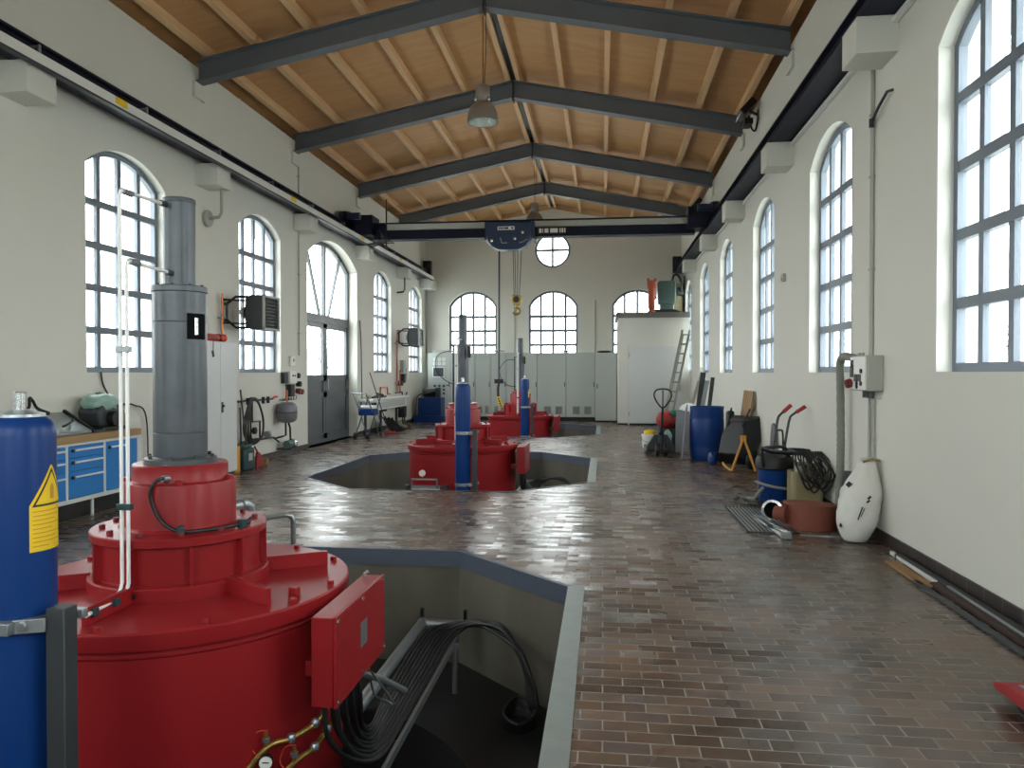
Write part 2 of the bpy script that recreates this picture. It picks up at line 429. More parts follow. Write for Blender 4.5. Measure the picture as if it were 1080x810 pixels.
def window(name, o, axis, inner, outer, cols=4, rows=5, bar=0.074, fw=0.07):
    """frame in the middle of the wall, glazing bars and one sheet of glass"""
    s = 1 if outer > inner else -1; d0 = inner + s * 0.12; d1 = d0 + s * 0.07
    root = sroot(name, (d0, o.c, 0) if axis == 'y' else (o.c, d0, 0))
    ring_mesh(o, fw, d0, d1, axis).build('window_frame', 'frame', root)
    mb = MB()
    def bar_box(a0, a1, z0, z1, e=0.012):
        if axis == 'y': mb.box(d0 + s * e, d1 - s * e, a0, a1, z0, z1)
        else: mb.box(a0, a1, d0 + s * e, d1 - s * e, z0, z1)
    for i in range(1, cols):
        a = o.c - o.half + 2 * o.half * i / cols
        bar_box(a - bar / 2, a + bar / 2, o.lo(a) + 0.01, o.hi(a) - 0.02)
    if o.rr: bar_box(o.c - o.half + 0.02, o.c + o.half - 0.02, o.zc - bar / 2, o.zc + bar / 2, 0.004)
    else:
        for i in range(1, rows):
            z = o.lo0 + (o.spring + 0.10 - o.lo0) * i / rows if rows == 5 else o.lo0 + 0.55 * i
            h = o.half - 0.02
            if z > o.spring: h = math.sqrt(max(0, o.R ** 2 - (z - o.zc) ** 2)) - 0.03
            bar_box(o.c - h, o.c + h, z - bar / 2 - 0.006, z + bar / 2 + 0.006, 0.004)
    mb.build('glazing_bars', 'frame', root)
    g = arc_pts(o, fw * 0.6); dm = (d0 + d1) / 2
    MB().prism(g, dm - 0.003, dm + 0.003, 'x' if axis == 'y' else 'y').build('glass_pane', 'glass', root)
    return root
wn = 0
for o in left_ops[:-1]: wn += 1; window('window_%d' % wn, o, 'y', XL, XL - WT)
for o in right_ops: wn += 1; window('window_%d' % wn, o, 'y', XR, XR + WT)
for o in back_ops[:3]: wn += 1; window('window_%d' % wn, o, 'x', YB, YB + WT, bar=0.08, fw=0.08)
wn += 1; window('window_%d' % wn, back_ops[3], 'x', YB, YB + WT, cols=2, bar=0.08, fw=0.08)
for o in front_ops[:3]: wn += 1; window('window_%d' % wn, o, 'x', YF, YF - WT)
wn += 1; window('window_%d' % wn, front_ops[3], 'x', YF, YF - WT, cols=2)

# glazed double door on the left wall
o = DOOR_L; d0, d1 = XL - 0.22, XL - 0.30
dr = sroot('door_1', (d0, o.c, 0))
ring_mesh(o, 0.09, d0, d1, 'y').build('door_frame', 'doorgrey', dr)
mb = MB(); y0, y1 = o.c - 1.56, o.c + 1.56
mb.box(d0, d1, y0, y1, 2.76, 2.94)
mb.box(d0, d1, o.c - 0.05, o.c + 0.05, 2.9, 4.55)
for sgn in (-1, 1):
    mb.beam((d0 - 0.04, o.c + sgn * 0.28, 2.94), (d0 - 0.04, o.c + sgn * 1.05, o.hi(o.c + 1.05) - 0.06), 0.06, 0.06)
mb.build('fanlight_bars', 'doorgrey', dr)
g = arc_pts(o, 0.05); MB().prism([(q[0], max(q[1], 2.85)) for q in g], d0 - 0.043, d0 - 0.037, 'x').build('fanlight_glass', 'glass', dr)
for a0, a1 in ((y0, o.c - 0.01), (o.c + 0.01, y1)):
    lf = MB()
    for p, q, r, t in ((a0, a0 + 0.11, 0.02, 2.75), (a1 - 0.11, a1, 0.02, 2.75), (a0, a1, 2.64, 2.75), (a0, a1, 1.42, 1.56), (a0, a1, 1.04, 1.16), (a0, a1, 0.02, 0.20)):
        lf.box(d0 - 0.005, d1 + 0.005, p, q, r, t)
    leaf = lf.build('door_leaf', 'doorgrey', dr)
    MB().box(d0 - 0.03, d0 - 0.05, a0 + 0.1, a1 - 0.1, 1.15, 1.43).box(d0 - 0.03, d0 - 0.05, a0 + 0.1, a1 - 0.1, 0.19, 1.05).build('door_panel', 'doorgrey', leaf)
    MB().box(d0 - 0.037, d0 - 0.043, a0 + 0.1, a1 - 0.1, 1.55, 2.65).build('glass_pane', 'glass', leaf)
MB().tube([(d0, o.c + 0.06, 1.20), (d0 + 0.05, o.c + 0.06, 1.20), (d0 + 0.05, o.c + 0.06, 1.45), (d0, o.c + 0.06, 1.45)], 0.012).build('door_handle', 'galv', dr)

# ------------------------------------------------------------------ floor, pits
def octo(cx, cy, e=0.0):
    hx, hy, c = HX + e, HY + e, CH + e * 0.586
    return [(cx - hx + c, cy - hy), (cx + hx - c, cy - hy), (cx + hx, cy - hy + c), (cx + hx, cy + hy - c),
            (cx + hx - c, cy + hy), (cx - hx + c, cy + hy), (cx - hx, cy + hy - c), (cx - hx, cy - hy + c)]
def floor_mesh():
    """rectangle minus the three octagons, built strip by strip along Y"""
    ys = {YF - WT, YB + WT}
    for cx, cy in PITS: ys |= {cy - HY, cy - HY + CH, cy + HY - CH, cy + HY}
    ys = sorted(ys); mb = MB(); x0, x1 = XL - WT, XR + WT
    def half(cx, cy, y):
        d = abs(y - cy)
        if d > HY + 1e-6: return None
        return HX - max(0, d - (HY - CH))
    for a, b in zip(ys, ys[1:]):
        mid = (a + b) / 2; pit = next(((cx, cy) for cx, cy in PITS if abs(mid - cy) < HY), None)
        if not pit: mb.add([(x0, a, 0), (x1, a, 0), (x1, b, 0), (x0, b, 0)], [(0, 1, 2, 3)])
        else:
            cx, cy = pit; ha, hb = half(cx, cy, a), half(cx, cy, b)
            mb.add([(x0, a, 0), (cx - ha, a, 0), (cx - hb, b, 0), (x0, b, 0)], [(0, 1, 2, 3)])
            mb.add([(cx + ha, a, 0), (x1, a, 0), (x1, b, 0), (cx + hb, b, 0)], [(0, 1, 2, 3)])
    o = mb.build('floor', 'floor')
    return o
fl = floor_mesh(); struct(fl)
# keep the paver grid on world axes
off = fl.location.copy()
for v in fl.data.vertices: v.co += off
fl.location = (0, 0, 0)

PZ, PF = -2.7, -1.0
for i, (cx, cy) in enumerate(PITS):
    P = octo(cx, cy); mb = MB()
    vs = [(p[0], p[1], 0) for p in P] + [(p[0], p[1], PF) for p in P]
    Q = octo(cx, cy, 0.3); vs += [(p[0], p[1], -0.12) for p in Q] + [(p[0], p[1], PF) for p in Q]
    mb.add(vs, [(k, (k + 1) % 8, 8 + (k + 1) % 8, 8 + k) for k in range(8)] + [(16 + k, 24 + k, 24 + (k + 1) % 8, 16 + (k + 1) % 8) for k in range(8)])
    struct(mb.build('pit_wall', 'concrete', angle=20))
    # concrete floor with the round turbine shaft let into it
    mb = MB(); n_ = 64; RS = 1.72
    def edge(a):
        ca, sa = abs(math.cos(a)), abs(math.sin(a)); q = 9.0
        for nx, ny, dd in ((1, 0, HX), (0, 1, HY), (1, 1, HX + HY - CH)):
            den = nx * ca + ny * sa
            if den > 1e-6: q = min(q, dd / den)
        return q + 0.25
    A_ = [2 * PI * k / n_ for k in range(n_)]
    mb.add([(cx + edge(a) * math.cos(a), cy + edge(a) * math.sin(a), PF) for a in A_] + [(cx + RS * math.cos(a), cy + RS * math.sin(a), PF) for a in A_] +
           [(cx + RS * math.cos(a), cy + RS * math.sin(a), PZ - 0.1) for a in A_],
           [(k, (k + 1) % n_, n_ + (k + 1) % n_, n_ + k) for k in range(n_)] + [(n_ + k, n_ + (k + 1) % n_, 2 * n_ + (k + 1) % n_, 2 * n_ + k) for k in range(n_)] + [tuple(2 * n_ + k for k in range(n_))])
    struct(mb.build('pit_floor', 'pitfloor', angle=20))
    # steel angle round the edge: flat on the floor, face down the wall
    rt = sroot('trim_%d' % (i + 1), (cx, cy, 0))
    A, B = octo(cx, cy, 0.03), octo(cx, cy, -0.008)
    mb = MB(); vs = [(p[0], p[1], z) for z in (0.006, -0.14) for p in B] + [(p[0], p[1], 0.006) for p in A]
    mb.add(vs, [(k, (k + 1) % 8, 8 + (k + 1) % 8, 8 + k) for k in range(8)] + [(k, 16 + k, 16 + (k + 1) % 8, (k + 1) % 8) for k in range(8)])
    mb.build('kerb_angle', 'kerbface', rt, angle=20)
    xr = cx + HX
    MB().add([(xr - 0.008, cy - HY + CH, 0.010), (xr + 0.115, cy - HY + CH - 0.05, 0.010), (xr + 0.115, cy + HY - CH + 0.05, 0.010), (xr - 0.008, cy + HY - CH, 0.010),
              (xr - 0.008, cy - HY + CH, -0.02), (xr + 0.115, cy - HY + CH - 0.05, -0.02), (xr + 0.115, cy + HY - CH + 0.05, -0.02), (xr - 0.008, cy + HY - CH, -0.02)],
             [(0, 1, 2, 3), (0, 4, 5, 1), (1, 5, 6, 2), (2, 6, 7, 3), (3, 7, 4, 0)]).build('kerb_plate', 'kerb', rt)
    bolt = MB().lathe([(0, 0.02), (0.016, 0.02), (0.016, 0)], 8, axis='y').build('kerb_bolt', 'kerbface', rt)
    bolt.location = (0.55, HY - 0.03, -0.07); 
    for dx in (-0.55,): put(bolt, dx - 0.55, 0, 0, rt)

# skirting tiles
struct(MB().box(XR - 0.018, XR, YF, YB, 0, 0.118).build('baseboard_right', 'skirt', bevel=0.002))
mb = MB().box(XL, XL + 0.018, YF, 15.4, 0, 0.11); struct(mb.build('baseboard_left', 'skirt'))
struct(MB().box(XL, XL + 0.018, 18.66, YB, 0, 0.11).build('baseboard_left', 'skirt'))

# ------------------------------------------------------------------ ceiling
def slope(name, m, dz0, dz1, xa, xb, y0, y1):
    mb = MB(); z = lambda x: ceil_z(x)
    return struct(mb.prism([(xa, z(xa) + dz0), (xb, z(xb) + dz0), (xb, z(xb) + dz1), (xa, z(xa) + dz1)], y0, y1, 'y').build(name, m))
slope('ceiling', 'ply', 0, 0.1, XL - WT, RX, YF - WT, YB + WT)
slope('ceiling', 'ply', 0, 0.1, RX, XR + WT, YF - WT, YB + WT)
# dark boards that close the gap between the wall heads and the roof boards
for nm, x, s, zt in (('trim_4', XL, -1, 6.30), ('trim_5', XR, 1, 6.22)):
    struct(MB().box(x + s * 0.26, x + s * 0.30, YF, YB, zt - 0.02, ceil_z(x) + 0.02).build(nm, 'eave'))
    rt = sroot('eave_batten', (x, 0, zt)); src = None
    k = 0
    for y in [YF + 1 + 0.92 * q for q in range(30)]:
        if src is None: src = box('eave_block', 'timber', rt, x + s * 0.02, x + s * 0.26, y, y + 0.05, zt + 0.005, zt + 0.03, 0)
        else: put(src, 0, y - (YF + 1), 0, rt)
# timber rafter along the back gable
struct(MB().prism([(XL, ceil_z(XL) - 0.16), (RX, ceil_z(RX) - 0.16), (RX, ceil_z(RX)), (XL, ceil_z(XL))], YB - 0.09, YB, 'y')
       .prism([(RX, ceil_z(RX) - 0.16), (XR, ceil_z(XR) - 0.16), (XR, ceil_z(XR)), (RX, ceil_z(RX))], YB - 0.09, YB, 'y').build('trim_6', 'timber'))

# timber purlins, each a long bar under the boards
ORD = ['first', 'second', 'third', 'fourth', 'fifth', 'sixth']
for side in (-1, 1):
    k = 0
    for dx in (0.10, 0.95, 1.80, 2.66, 3.52, 4.27):
        x = RX + side * dx; w = 0.085
        z0 = ceil_z(x) - 0.135
        mb = MB().prism([(x - w / 2, ceil_z(x - w / 2) - 0.135), (x + w / 2, ceil_z(x + w / 2) - 0.135), (x + w / 2, ceil_z(x + w / 2)), (x - w / 2, ceil_z(x - w / 2))], YF, YB, 'y')
        ob = mb.build('roof_purlin', 'timber')
        tag(ob, '%s timber purlin from the ridge on the %s roof slope' % (ORD[k], 'crane conductor' if side < 0 else 'floodlight'), 'roof beam', 'timber purlins under the roof boards')
        k += 1
tag(MB().box(RX - 0.045, RX + 0.045, YF, YB, ceil_z(RX) - 0.10, ceil_z(RX) - 0.02).build('ridge_beam', 'blackmetal'), 'dark ridge bar running between the two topmost timber purlins', 'roof beam')

# steel rafters: an I-profile on each slope, bolted at the ridge
def rafter(y, label):
    r = thing('steel_rafter', label, 'roof beam', (RX, y, 6.1), 'steel rafters across the hall')
    H, FW, T = 0.33, 0.20, 0.018
    for xe in (XL + 0.02, XR - 0.02):
        zt = lambda x: ceil_z(x) - 0.15
        mb = MB()
        for dz0, dz1, w in ((-T, 0, FW), (-H, -H + T, FW), (-H + T, -T, 0.012)):
            mb.prism([(xe, zt(xe) + dz0), (RX, zt(RX) + dz0), (RX, zt(RX) + dz1), (xe, zt(xe) + dz1)], y - w / 2, y + w / 2, 'y')
        mb.build('rafter_arm', 'beam', r)
        MB().prism([(xe, zt(xe)), (RX, zt(RX)), (RX, zt(RX) + 0.04), (xe, zt(xe) + 0.04)], y + 0.0, y + 0.10, 'y').build('nailing_batten', 'timber', r)
    z = ceil_z(RX) - 0.15
    MB().box(RX - 0.014, RX + 0.014, y - FW / 2 - 0.002, y + FW / 2 + 0.002, z - H - 0.05, z).build('ridge_plate', 'darksteel', r)
for k, y in enumerate((-0.0, 3.75, 7.45, 11.08, 14.75, 18.75, 22.6)):
    rafter(y, ['grey steel rafter nearest the front gable', 'grey steel rafter second from the front gable', 'grey steel rafter third from the front gable',
               'grey steel rafter in front of the nearer bell lamp, widest of those in view', 'grey steel rafter next behind the nearer bell lamp', 'grey steel rafter in front of the crane bridge and farther bell lamp', 'grey steel rafter closest to the back gable'][k])

# plaster pads under the rafter feet
pk = 40
for y in (-0.0, 3.75, 7.45, 11.08, 14.75, 18.75, 22.6):
    for x, s in ((XL, 1), (XR, -1)):
        pk += 1; struct(box('trim_%d' % pk, 'plaster', None, x - s * 0.05, x + s * 0.045, y - 0.16, y + 0.16, ceil_z(x) - 0.72, ceil_z(x) - 0.485, 0.004))

# masonry corbels under the crane runways
ck = 6
for x, s in ((XR, -1), (XL, 1)):
    for y in (3.55, 7.4, 11.15, 14.75, 18.2, 22.1) if s < 0 else (3.5, 7.35, 11.2, 14.9, 18.75, 22.6):
        ck += 1; xi = x + s * 0.36; y0, y1 = y - 0.21, y + 0.21
        struct(box('trim_%d' % ck, 'plaster', None, xi, x - s * 0.05, y0, y1, 4.48, 4.81, 0.006))
for s, x in ((1, XL), (-1, XR)):
    ck += 1; struct(box('trim_%d' % ck, 'plaster', None, x + s * 0.40, x - s * 0.05, 25.3, YB, 4.48, 4.81, 0.006))

# world outside
struct(MB().box(-90, 90, -60, 120, -0.62, -0.5).build('ground', 'ground'))
# the ground outside stops short of the hall so the pits stay open
bpy.data.objects.remove(bpy.data.objects['ground'])
mb = MB()
for x0, x1, y0, y1 in ((-90, XL - WT, -60, 120), (XR + WT, 90, -60, 120), (XL - WT, XR + WT, -60, YF - WT), (XL - WT, XR + WT, YB + WT, 120)):
    mb.add([(x0, y0, -0.3), (x1, y0, -0.3), (x1, y1, -0.3), (x0, y1, -0.3)], [(0, 1, 2, 3)])
struct(mb.build('ground', 'ground'))

# ------------------------------------------------------------------ crane runways, bridge and hoist
for x, s, lab in ((XR, -1, 'dark blue crane runway beam along the wall with the floodlights'), (XL, 1, 'dark blue crane runway beam along the wall with the pale conductor rail')):
    r = thing('crane_runway_beam', lab, 'crane beam', (x + s * 0.17, 12, 4.81), 'crane runway beams')
    mb = MB()
    a, b = x + s * (0.02 if s < 0 else 0.14), x + s * 0.335
    mb.box(a, b, YF + 0.1, 25.9, 4.812, 4.832).box(x + s * 0.10, x + s * 0.25, YF + 0.1, 25.9, 5.09, 5.11).box(x + s * 0.165, x + s * 0.185, YF + 0.1, 25.9, 4.832, 5.09)
    mb.build('girder', 'navy', r)
    box('crane_rail', 'blackmetal', r, x + s * 0.15, x + s * 0.20, YF + 0.1, 25.9, 5.11, 5.15, 0)
    st = box('end_stop', 'blackmetal', r, x + s * 0.06, x + s * 0.34, 25.5, 25.7, 4.84, 5.45)
    MB().cyl((x + s * 0.2, 25.5, 5.27), (x + s * 0.2, 25.36, 5.27), 0.07, n=12).build('rubber_buffer', 'black', st)
    if s < 0:
        mb = MB()
        for y in range(0, 25): pass
        mb.box(XR - 0.012, XR - 0.06, YF + 0.2, 25.2, 4.735, 4.775).build('cable_duct', 'white', r)

r = thing('conductor_rail', 'long pale grey conductor rail hung along the dark runway beam on brackets', 'rail', (-5.75, 12, 4.76))
box('busbar', 'white', r, -5.80, -5.735, YF + 0.3, 25.45, 4.775, 4.885, 0.006)
MB().box(-5.805, -5.733, YF + 0.3, 25.45, 4.75, 4.773).build('slot', 'darksteel', r)
box('end_cap', 'ochre', r, -5.81, -5.725, 25.45, 25.53, 4.755, 4.89, 0.006)
mb = MB().beam((-5.9, 5.33, 4.95), (-5.74, 5.33, 4.95), 0.03, 0.02).beam((-5.75, 5.33, 4.97), (-5.75, 5.33, 4.78), 0.03, 0.02)
src = mb.build('hanger', 'galv', r)
for y in (1.6, 3.4, 7.2, 9.05, 10.9, 12.75, 14.6, 16.45, 18.75, 20.6, 22.0, 23.9): put(src, 0, y - 5.33, 0, r)
src = box('yellow_marker', 'yellow', r, -5.732, -5.728, 8.4, 8.62, 4.80, 4.88, 0)
for y in (13.5, 17.6, 21.0): put(src, 0, y - 8.4, 0, r)

CY = 18.0
r = thing('crane_bridge', 'dark blue overhead crane bridge spanning the hall wall to wall', 'crane', (RX, CY, 4.8))
mb = MB()
mb.box(-5.55, 2.10, CY - 0.15, CY + 0.15, 5.20, 5.225).box(-5.55, 2.10, CY - 0.15, CY + 0.15, 4.82, 4.845).box(-5.55, 2.10, CY - 0.02, CY + 0.02, 4.845, 5.20)
mb.build('girder', 'navy', r)
MB().box(-5.2, 2.0, CY - 0.12, CY - 0.03, 5.06, 5.19).build('cable_track', 'lightgrey', r)
for s, x in ((1, -6.02), (-1, 2.44)):
    mb = MB().prism([(CY - 0.95, 5.17), (CY + 0.95, 5.17), (CY + 0.95, 5.36), (CY + 0.6, 5.42), (CY - 0.6, 5.42), (CY - 0.95, 5.36)], x - 0.07, x + 0.07, 'x')
    c = mb.build('end_carriage', 'navy', r, 0.01)
    MB().prism([(CY - 0.3, 4.92), (CY + 0.3, 4.92), (CY + 0.3, 5.40), (CY - 0.3, 5.40)], x + s * 0.07, x + s * 0.52, 'x').build('gusset', 'navy', c, 0.01)
    for dy in (-0.75, 0.75):
        MB().cyl((x - 0.05, CY + dy, 5.235), (x + 0.05, CY + dy, 5.235), 0.083, n=20).build('wheel', 'darksteel', c)
    MB().cyl((x + s * 0.07, CY - 0.72, 5.28), (x + s * 0.36, CY - 0.72, 5.28), 0.085, n=18).build('travel_motor', 'hoist', c)
MB().tube([(-5.15, CY - 0.3, 5.75), (-5.15, CY - 0.3, 4.55)], 0.018).build('limit_switch_rod', 'blackmetal', r)
mb = MB()
for k in range(6): mb.tube([(-5.3, CY - 0.28, 5.0 - k * 0.03), (-5.2 + 0.05 * k, CY - 0.32, 4.8 - 0.02 * k), (-5.45 + 0.04 * k, CY - 0.34, 4.62 + 0.02 * k), (-5.66, CY - 0.3, 4.70)], 0.008, 6, smooth=5)
mb.build('current_collector_cables', 'black', r)
lab = box('rating_plate', 'black', r, -1.56, -0.86, CY - 0.158, CY - 0.15, 4.875, 5.02, 0)
mb = MB()
for x0, x1 in ((-1.50, -1.44), (-1.42, -1.40), (-1.37, -1.28), (-1.24, -1.06), (-1.02, -0.99), (-0.97, -0.93), (-0.91, -0.88)): mb.box(x0, x1, CY - 0.162, CY - 0.158, 4.90, 5.0)
mb.build('plate_print', 'white', lab)

r = thing('electric_hoist', 'dark blue rounded electric hoist hanging from the crane bridge with ropes', 'hoist', (-2.16, CY - 0.4, 4.4))
prof = [(-2.70, 5.10), (-2.70, 4.86), (-2.66, 4.66), (-2.56, 4.53), (-2.40, 4.46), (-1.95, 4.46), (-1.78, 4.53), (-1.68, 4.66), (-1.63, 4.86), (-1.63, 5.10)]
MB().prism(list(reversed(prof)), CY - 0.62, CY - 0.22, 'y').build('housing', 'hoist', r, 0.03, seg=3)
pl = box('name_plate', 'white', r, -2.42, -2.03, CY - 0.628, CY - 0.618, 4.90, 4.98, 0)
mb = MB()
for k, w in enumerate((0.03, 0.03, 0.03, 0.03, 0.04, 0.03)): mb.box(-2.40 + k * 0.04, -2.40 + k * 0.04 + w, CY - 0.632, CY - 0.628, 4.918, 4.962)
mb.box(-2.10, -2.06, CY - 0.632, CY - 0.628, 4.918, 4.962)
mb.build('plate_print', 'ink', pl)
mb = MB().tube([(-2.36, CY - 0.625, 4.72), (-2.32, CY - 0.63, 4.60), (-2.2, CY - 0.63, 4.60)], 0.012)
mb.tube([(-1.92, CY - 0.625, 4.60), (-1.82, CY - 0.63, 4.62), (-1.73, CY - 0.63, 4.68)], 0.014); mb.build('guard_rib', 'galv', r)
for x, z in ((-2.56, 4.66), (-2.02, 4.70), (-1.84, 4.84)): MB().lathe([(0, -0.02), (0.035, -0.012), (0.035, 0)], 12, (x, CY - 0.62, z), 'y').build('screw_cap', 'chrome', r)
for x in (-2.72, -1.61): MB().box(x - 0.02, x + 0.02, CY - 0.5, CY - 0.17, 4.70, 5.14).box(x - 0.02, x + 0.02, CY - 0.17, CY + 0.17, 4.70, 4.79).box(x - 0.02, x + 0.02, CY + 0.17, CY + 0.21, 4.70, 4.98).build('trolley_cheek', 'hoist', r)
for dy in (-0.25, 0.25):
    for x in (-2.6, -1.75):
        MB().cyl((x, CY + (0.1 if dy > 0 else -0.1), 4.885), (x, CY + (0.2 if dy > 0 else -0.2), 4.885), 0.04, n=14).build('trolley_wheel', 'darksteel', r)
RP = (-2.085, -2.045, -1.975, -1.885)
for k, x in enumerate(RP): MB().tube([(x, CY - 0.42, 4.48), (-2.06 + 0.04 * k, CY - 0.42, 3.38)], 0.009, 6).build('rope', 'darksteel', r)
hb = MB().prism([(-2.13, 3.28), (-2.10, 3.42), (-1.90, 3.42), (-1.87, 3.28), (-1.93, 3.18), (-2.07, 3.18)], CY - 0.50, CY - 0.34, 'y').build('hook_block', 'brass', r, 0.015)
MB().cyl((-2.0, CY - 0.55, 3.31), (-2.0, CY - 0.29, 3.31), 0.075, n=20).build('sheave', 'darksteel', hb)
hk = [(-2.0, CY - 0.42, 3.20), (-2.0, CY - 0.42, 3.12)] + [(-2.0 + 0.075 * math.sin(a), CY - 0.42, 3.045 + 0.075 * math.cos(a)) for a in (0.2, 0.8, 1.5, 2.2, 3.0, 3.8, 4.5)]
MB().tube(hk, [0.022] * 4 + [0.03] * 60, 10, smooth=4).build('hook', 'brass', hb)

r = thing('crane_pendant', 'black hanging control pendant with yellow grip on its cable', 'control', (-2.42, CY - 0.35, 0.8))
MB().tube([(-2.42, CY - 0.35, 4.455), (-2.425, CY - 0.35, 1.46)], 0.022, 8).build('cable', 'darksteel', r)
box('junction_box', 'black', r, -2.53, -2.33, CY - 0.40, CY - 0.30, 1.36, 1.46, 0.008)
MB().tube([(-2.43, CY - 0.35, 1.37), (-2.45, CY - 0.35, 1.22), (-2.44, CY - 0.35, 1.03)], [0.03, 0.025, 0.03], 8, smooth=4).build('strain_relief', 'black', r)
g = MB().beam((-2.45, CY - 0.35, 1.05), (-2.36, CY - 0.35, 0.80), 0.07, 0.08).build('grip', 'yellow', r, 0.012)
mb = MB()
for k in range(4): mb.obox((-2.44 + k * 0.02 + 0.005, CY - 0.39, 1.0 - k * 0.055), (0.035, 0.02, 0.035))
mb.build('push_button', 'black', g)

# bell lamps
def bell(loc, top, label):
    x, y, z = loc; r = thing('bell_lamp', label, 'lamp', (x, y, z), 'bell lamps under the ridge')
    prof = [(0.225, 0), (0.222, 0.04), (0.21, 0.13), (0.175, 0.215), (0.12, 0.27), (0.085, 0.29), (0, 0.295)]
    sh = MB().lathe(prof + [(0, 0.287), (0.082, 0.282), (0.115, 0.263), (0.168, 0.21), (0.203, 0.127), (0.215, 0.04), (0.218, 0.0), (0.225, 0)], 32, loc).build('shade', 'lampgrey', r)
    MB().lathe([(0.0, 0.28), (0.08, 0.275), (0.11, 0.258), (0.163, 0.205), (0.199, 0.123), (0.21, 0.04), (0.213, 0.004)], 32, loc).build('reflector', 'lampin', sh)
    MB().lathe([(0, 0.29), (0.07, 0.29), (0.09, 0.34), (0.105, 0.37), (0.105, 0.49), (0.09, 0.52), (0, 0.53)], 24, loc).build('gear_housing', 'lampgrey', r)
    for a in (0.5, 2.6): MB().ball((x + 0.10 * math.cos(a), y - 0.10 * math.sin(a), z + 0.315), 0.03, 10).build('wing_nut', 'chrome', r)
    MB().ball((x, y, z + 0.15), 0.06, 14, (1, 1, 1.5)).build('bulb', 'white', r)
    MB().tube([(x, y, z + 0.52), (x, y, top)], 0.006, 6).build('suspension_wire', 'darksteel', r)
    MB().tube([(x + 0.02, y, z + 0.52), (x + 0.045, y + 0.02, z + 1.2), (x + 0.03, y, top)], 0.005, 6, smooth=4).build('cord', 'black', r)
bell((RX + 0.02, 10.82, 5.20), ceil_z(RX) - 0.1, 'brown grey bell lamp hanging nearer, before the widest rafter in view')
bell((RX + 0.02, 19.1, 5.36), ceil_z(RX) - 0.1, 'brown grey bell lamp hanging farther off, above the crane bridge')

def flood(y, z, label):
    x = XR; r = thing('floodlight', label, 'lamp', (x, y, z - 0.2), 'floodlights under the eaves')
    h = MB().obox((x - 0.20, y, z), (0.12, 0.44, 0.30), ry=0.75).build('housing', 'blackmetal', r, 0.015)
    MB().obox((x - 0.255, y, z - 0.05), (0.02, 0.40, 0.26), ry=0.75).build('lens', 'chrome', h, 0.004)
    MB().beam((x - 0.004, y, z - 0.10), (x - 0.17, y, z - 0.02), 0.05, 0.035).build('arm', 'blackmetal', r)
    MB().box(x - 0.014, x - 0.001, y - 0.07, y + 0.07, z - 0.2, z - 0.02).build('wall_plate', 'blackmetal', r)
    MB().tube([(x - 0.17, y - 0.1, z - 0.14), (x - 0.12, y - 0.06, z - 0.34), (x - 0.05, y, z - 0.36), (x - 0.012, y, z - 0.2)], 0.016, 6, smooth=5).build('cable', 'black', r)
    MB().box(x - 0.26, x - 0.12, y - 0.2, y + 0.1, z - 0.30, z - 0.20).build('ballast', 'blackmetal', r, 0.01)
flood(13.4, 6.10, 'black floodlight on the wall nearer than the crane bridge')
flood(20.4, 6.02, 'black floodlight on the wall just beyond the crane bridge end')

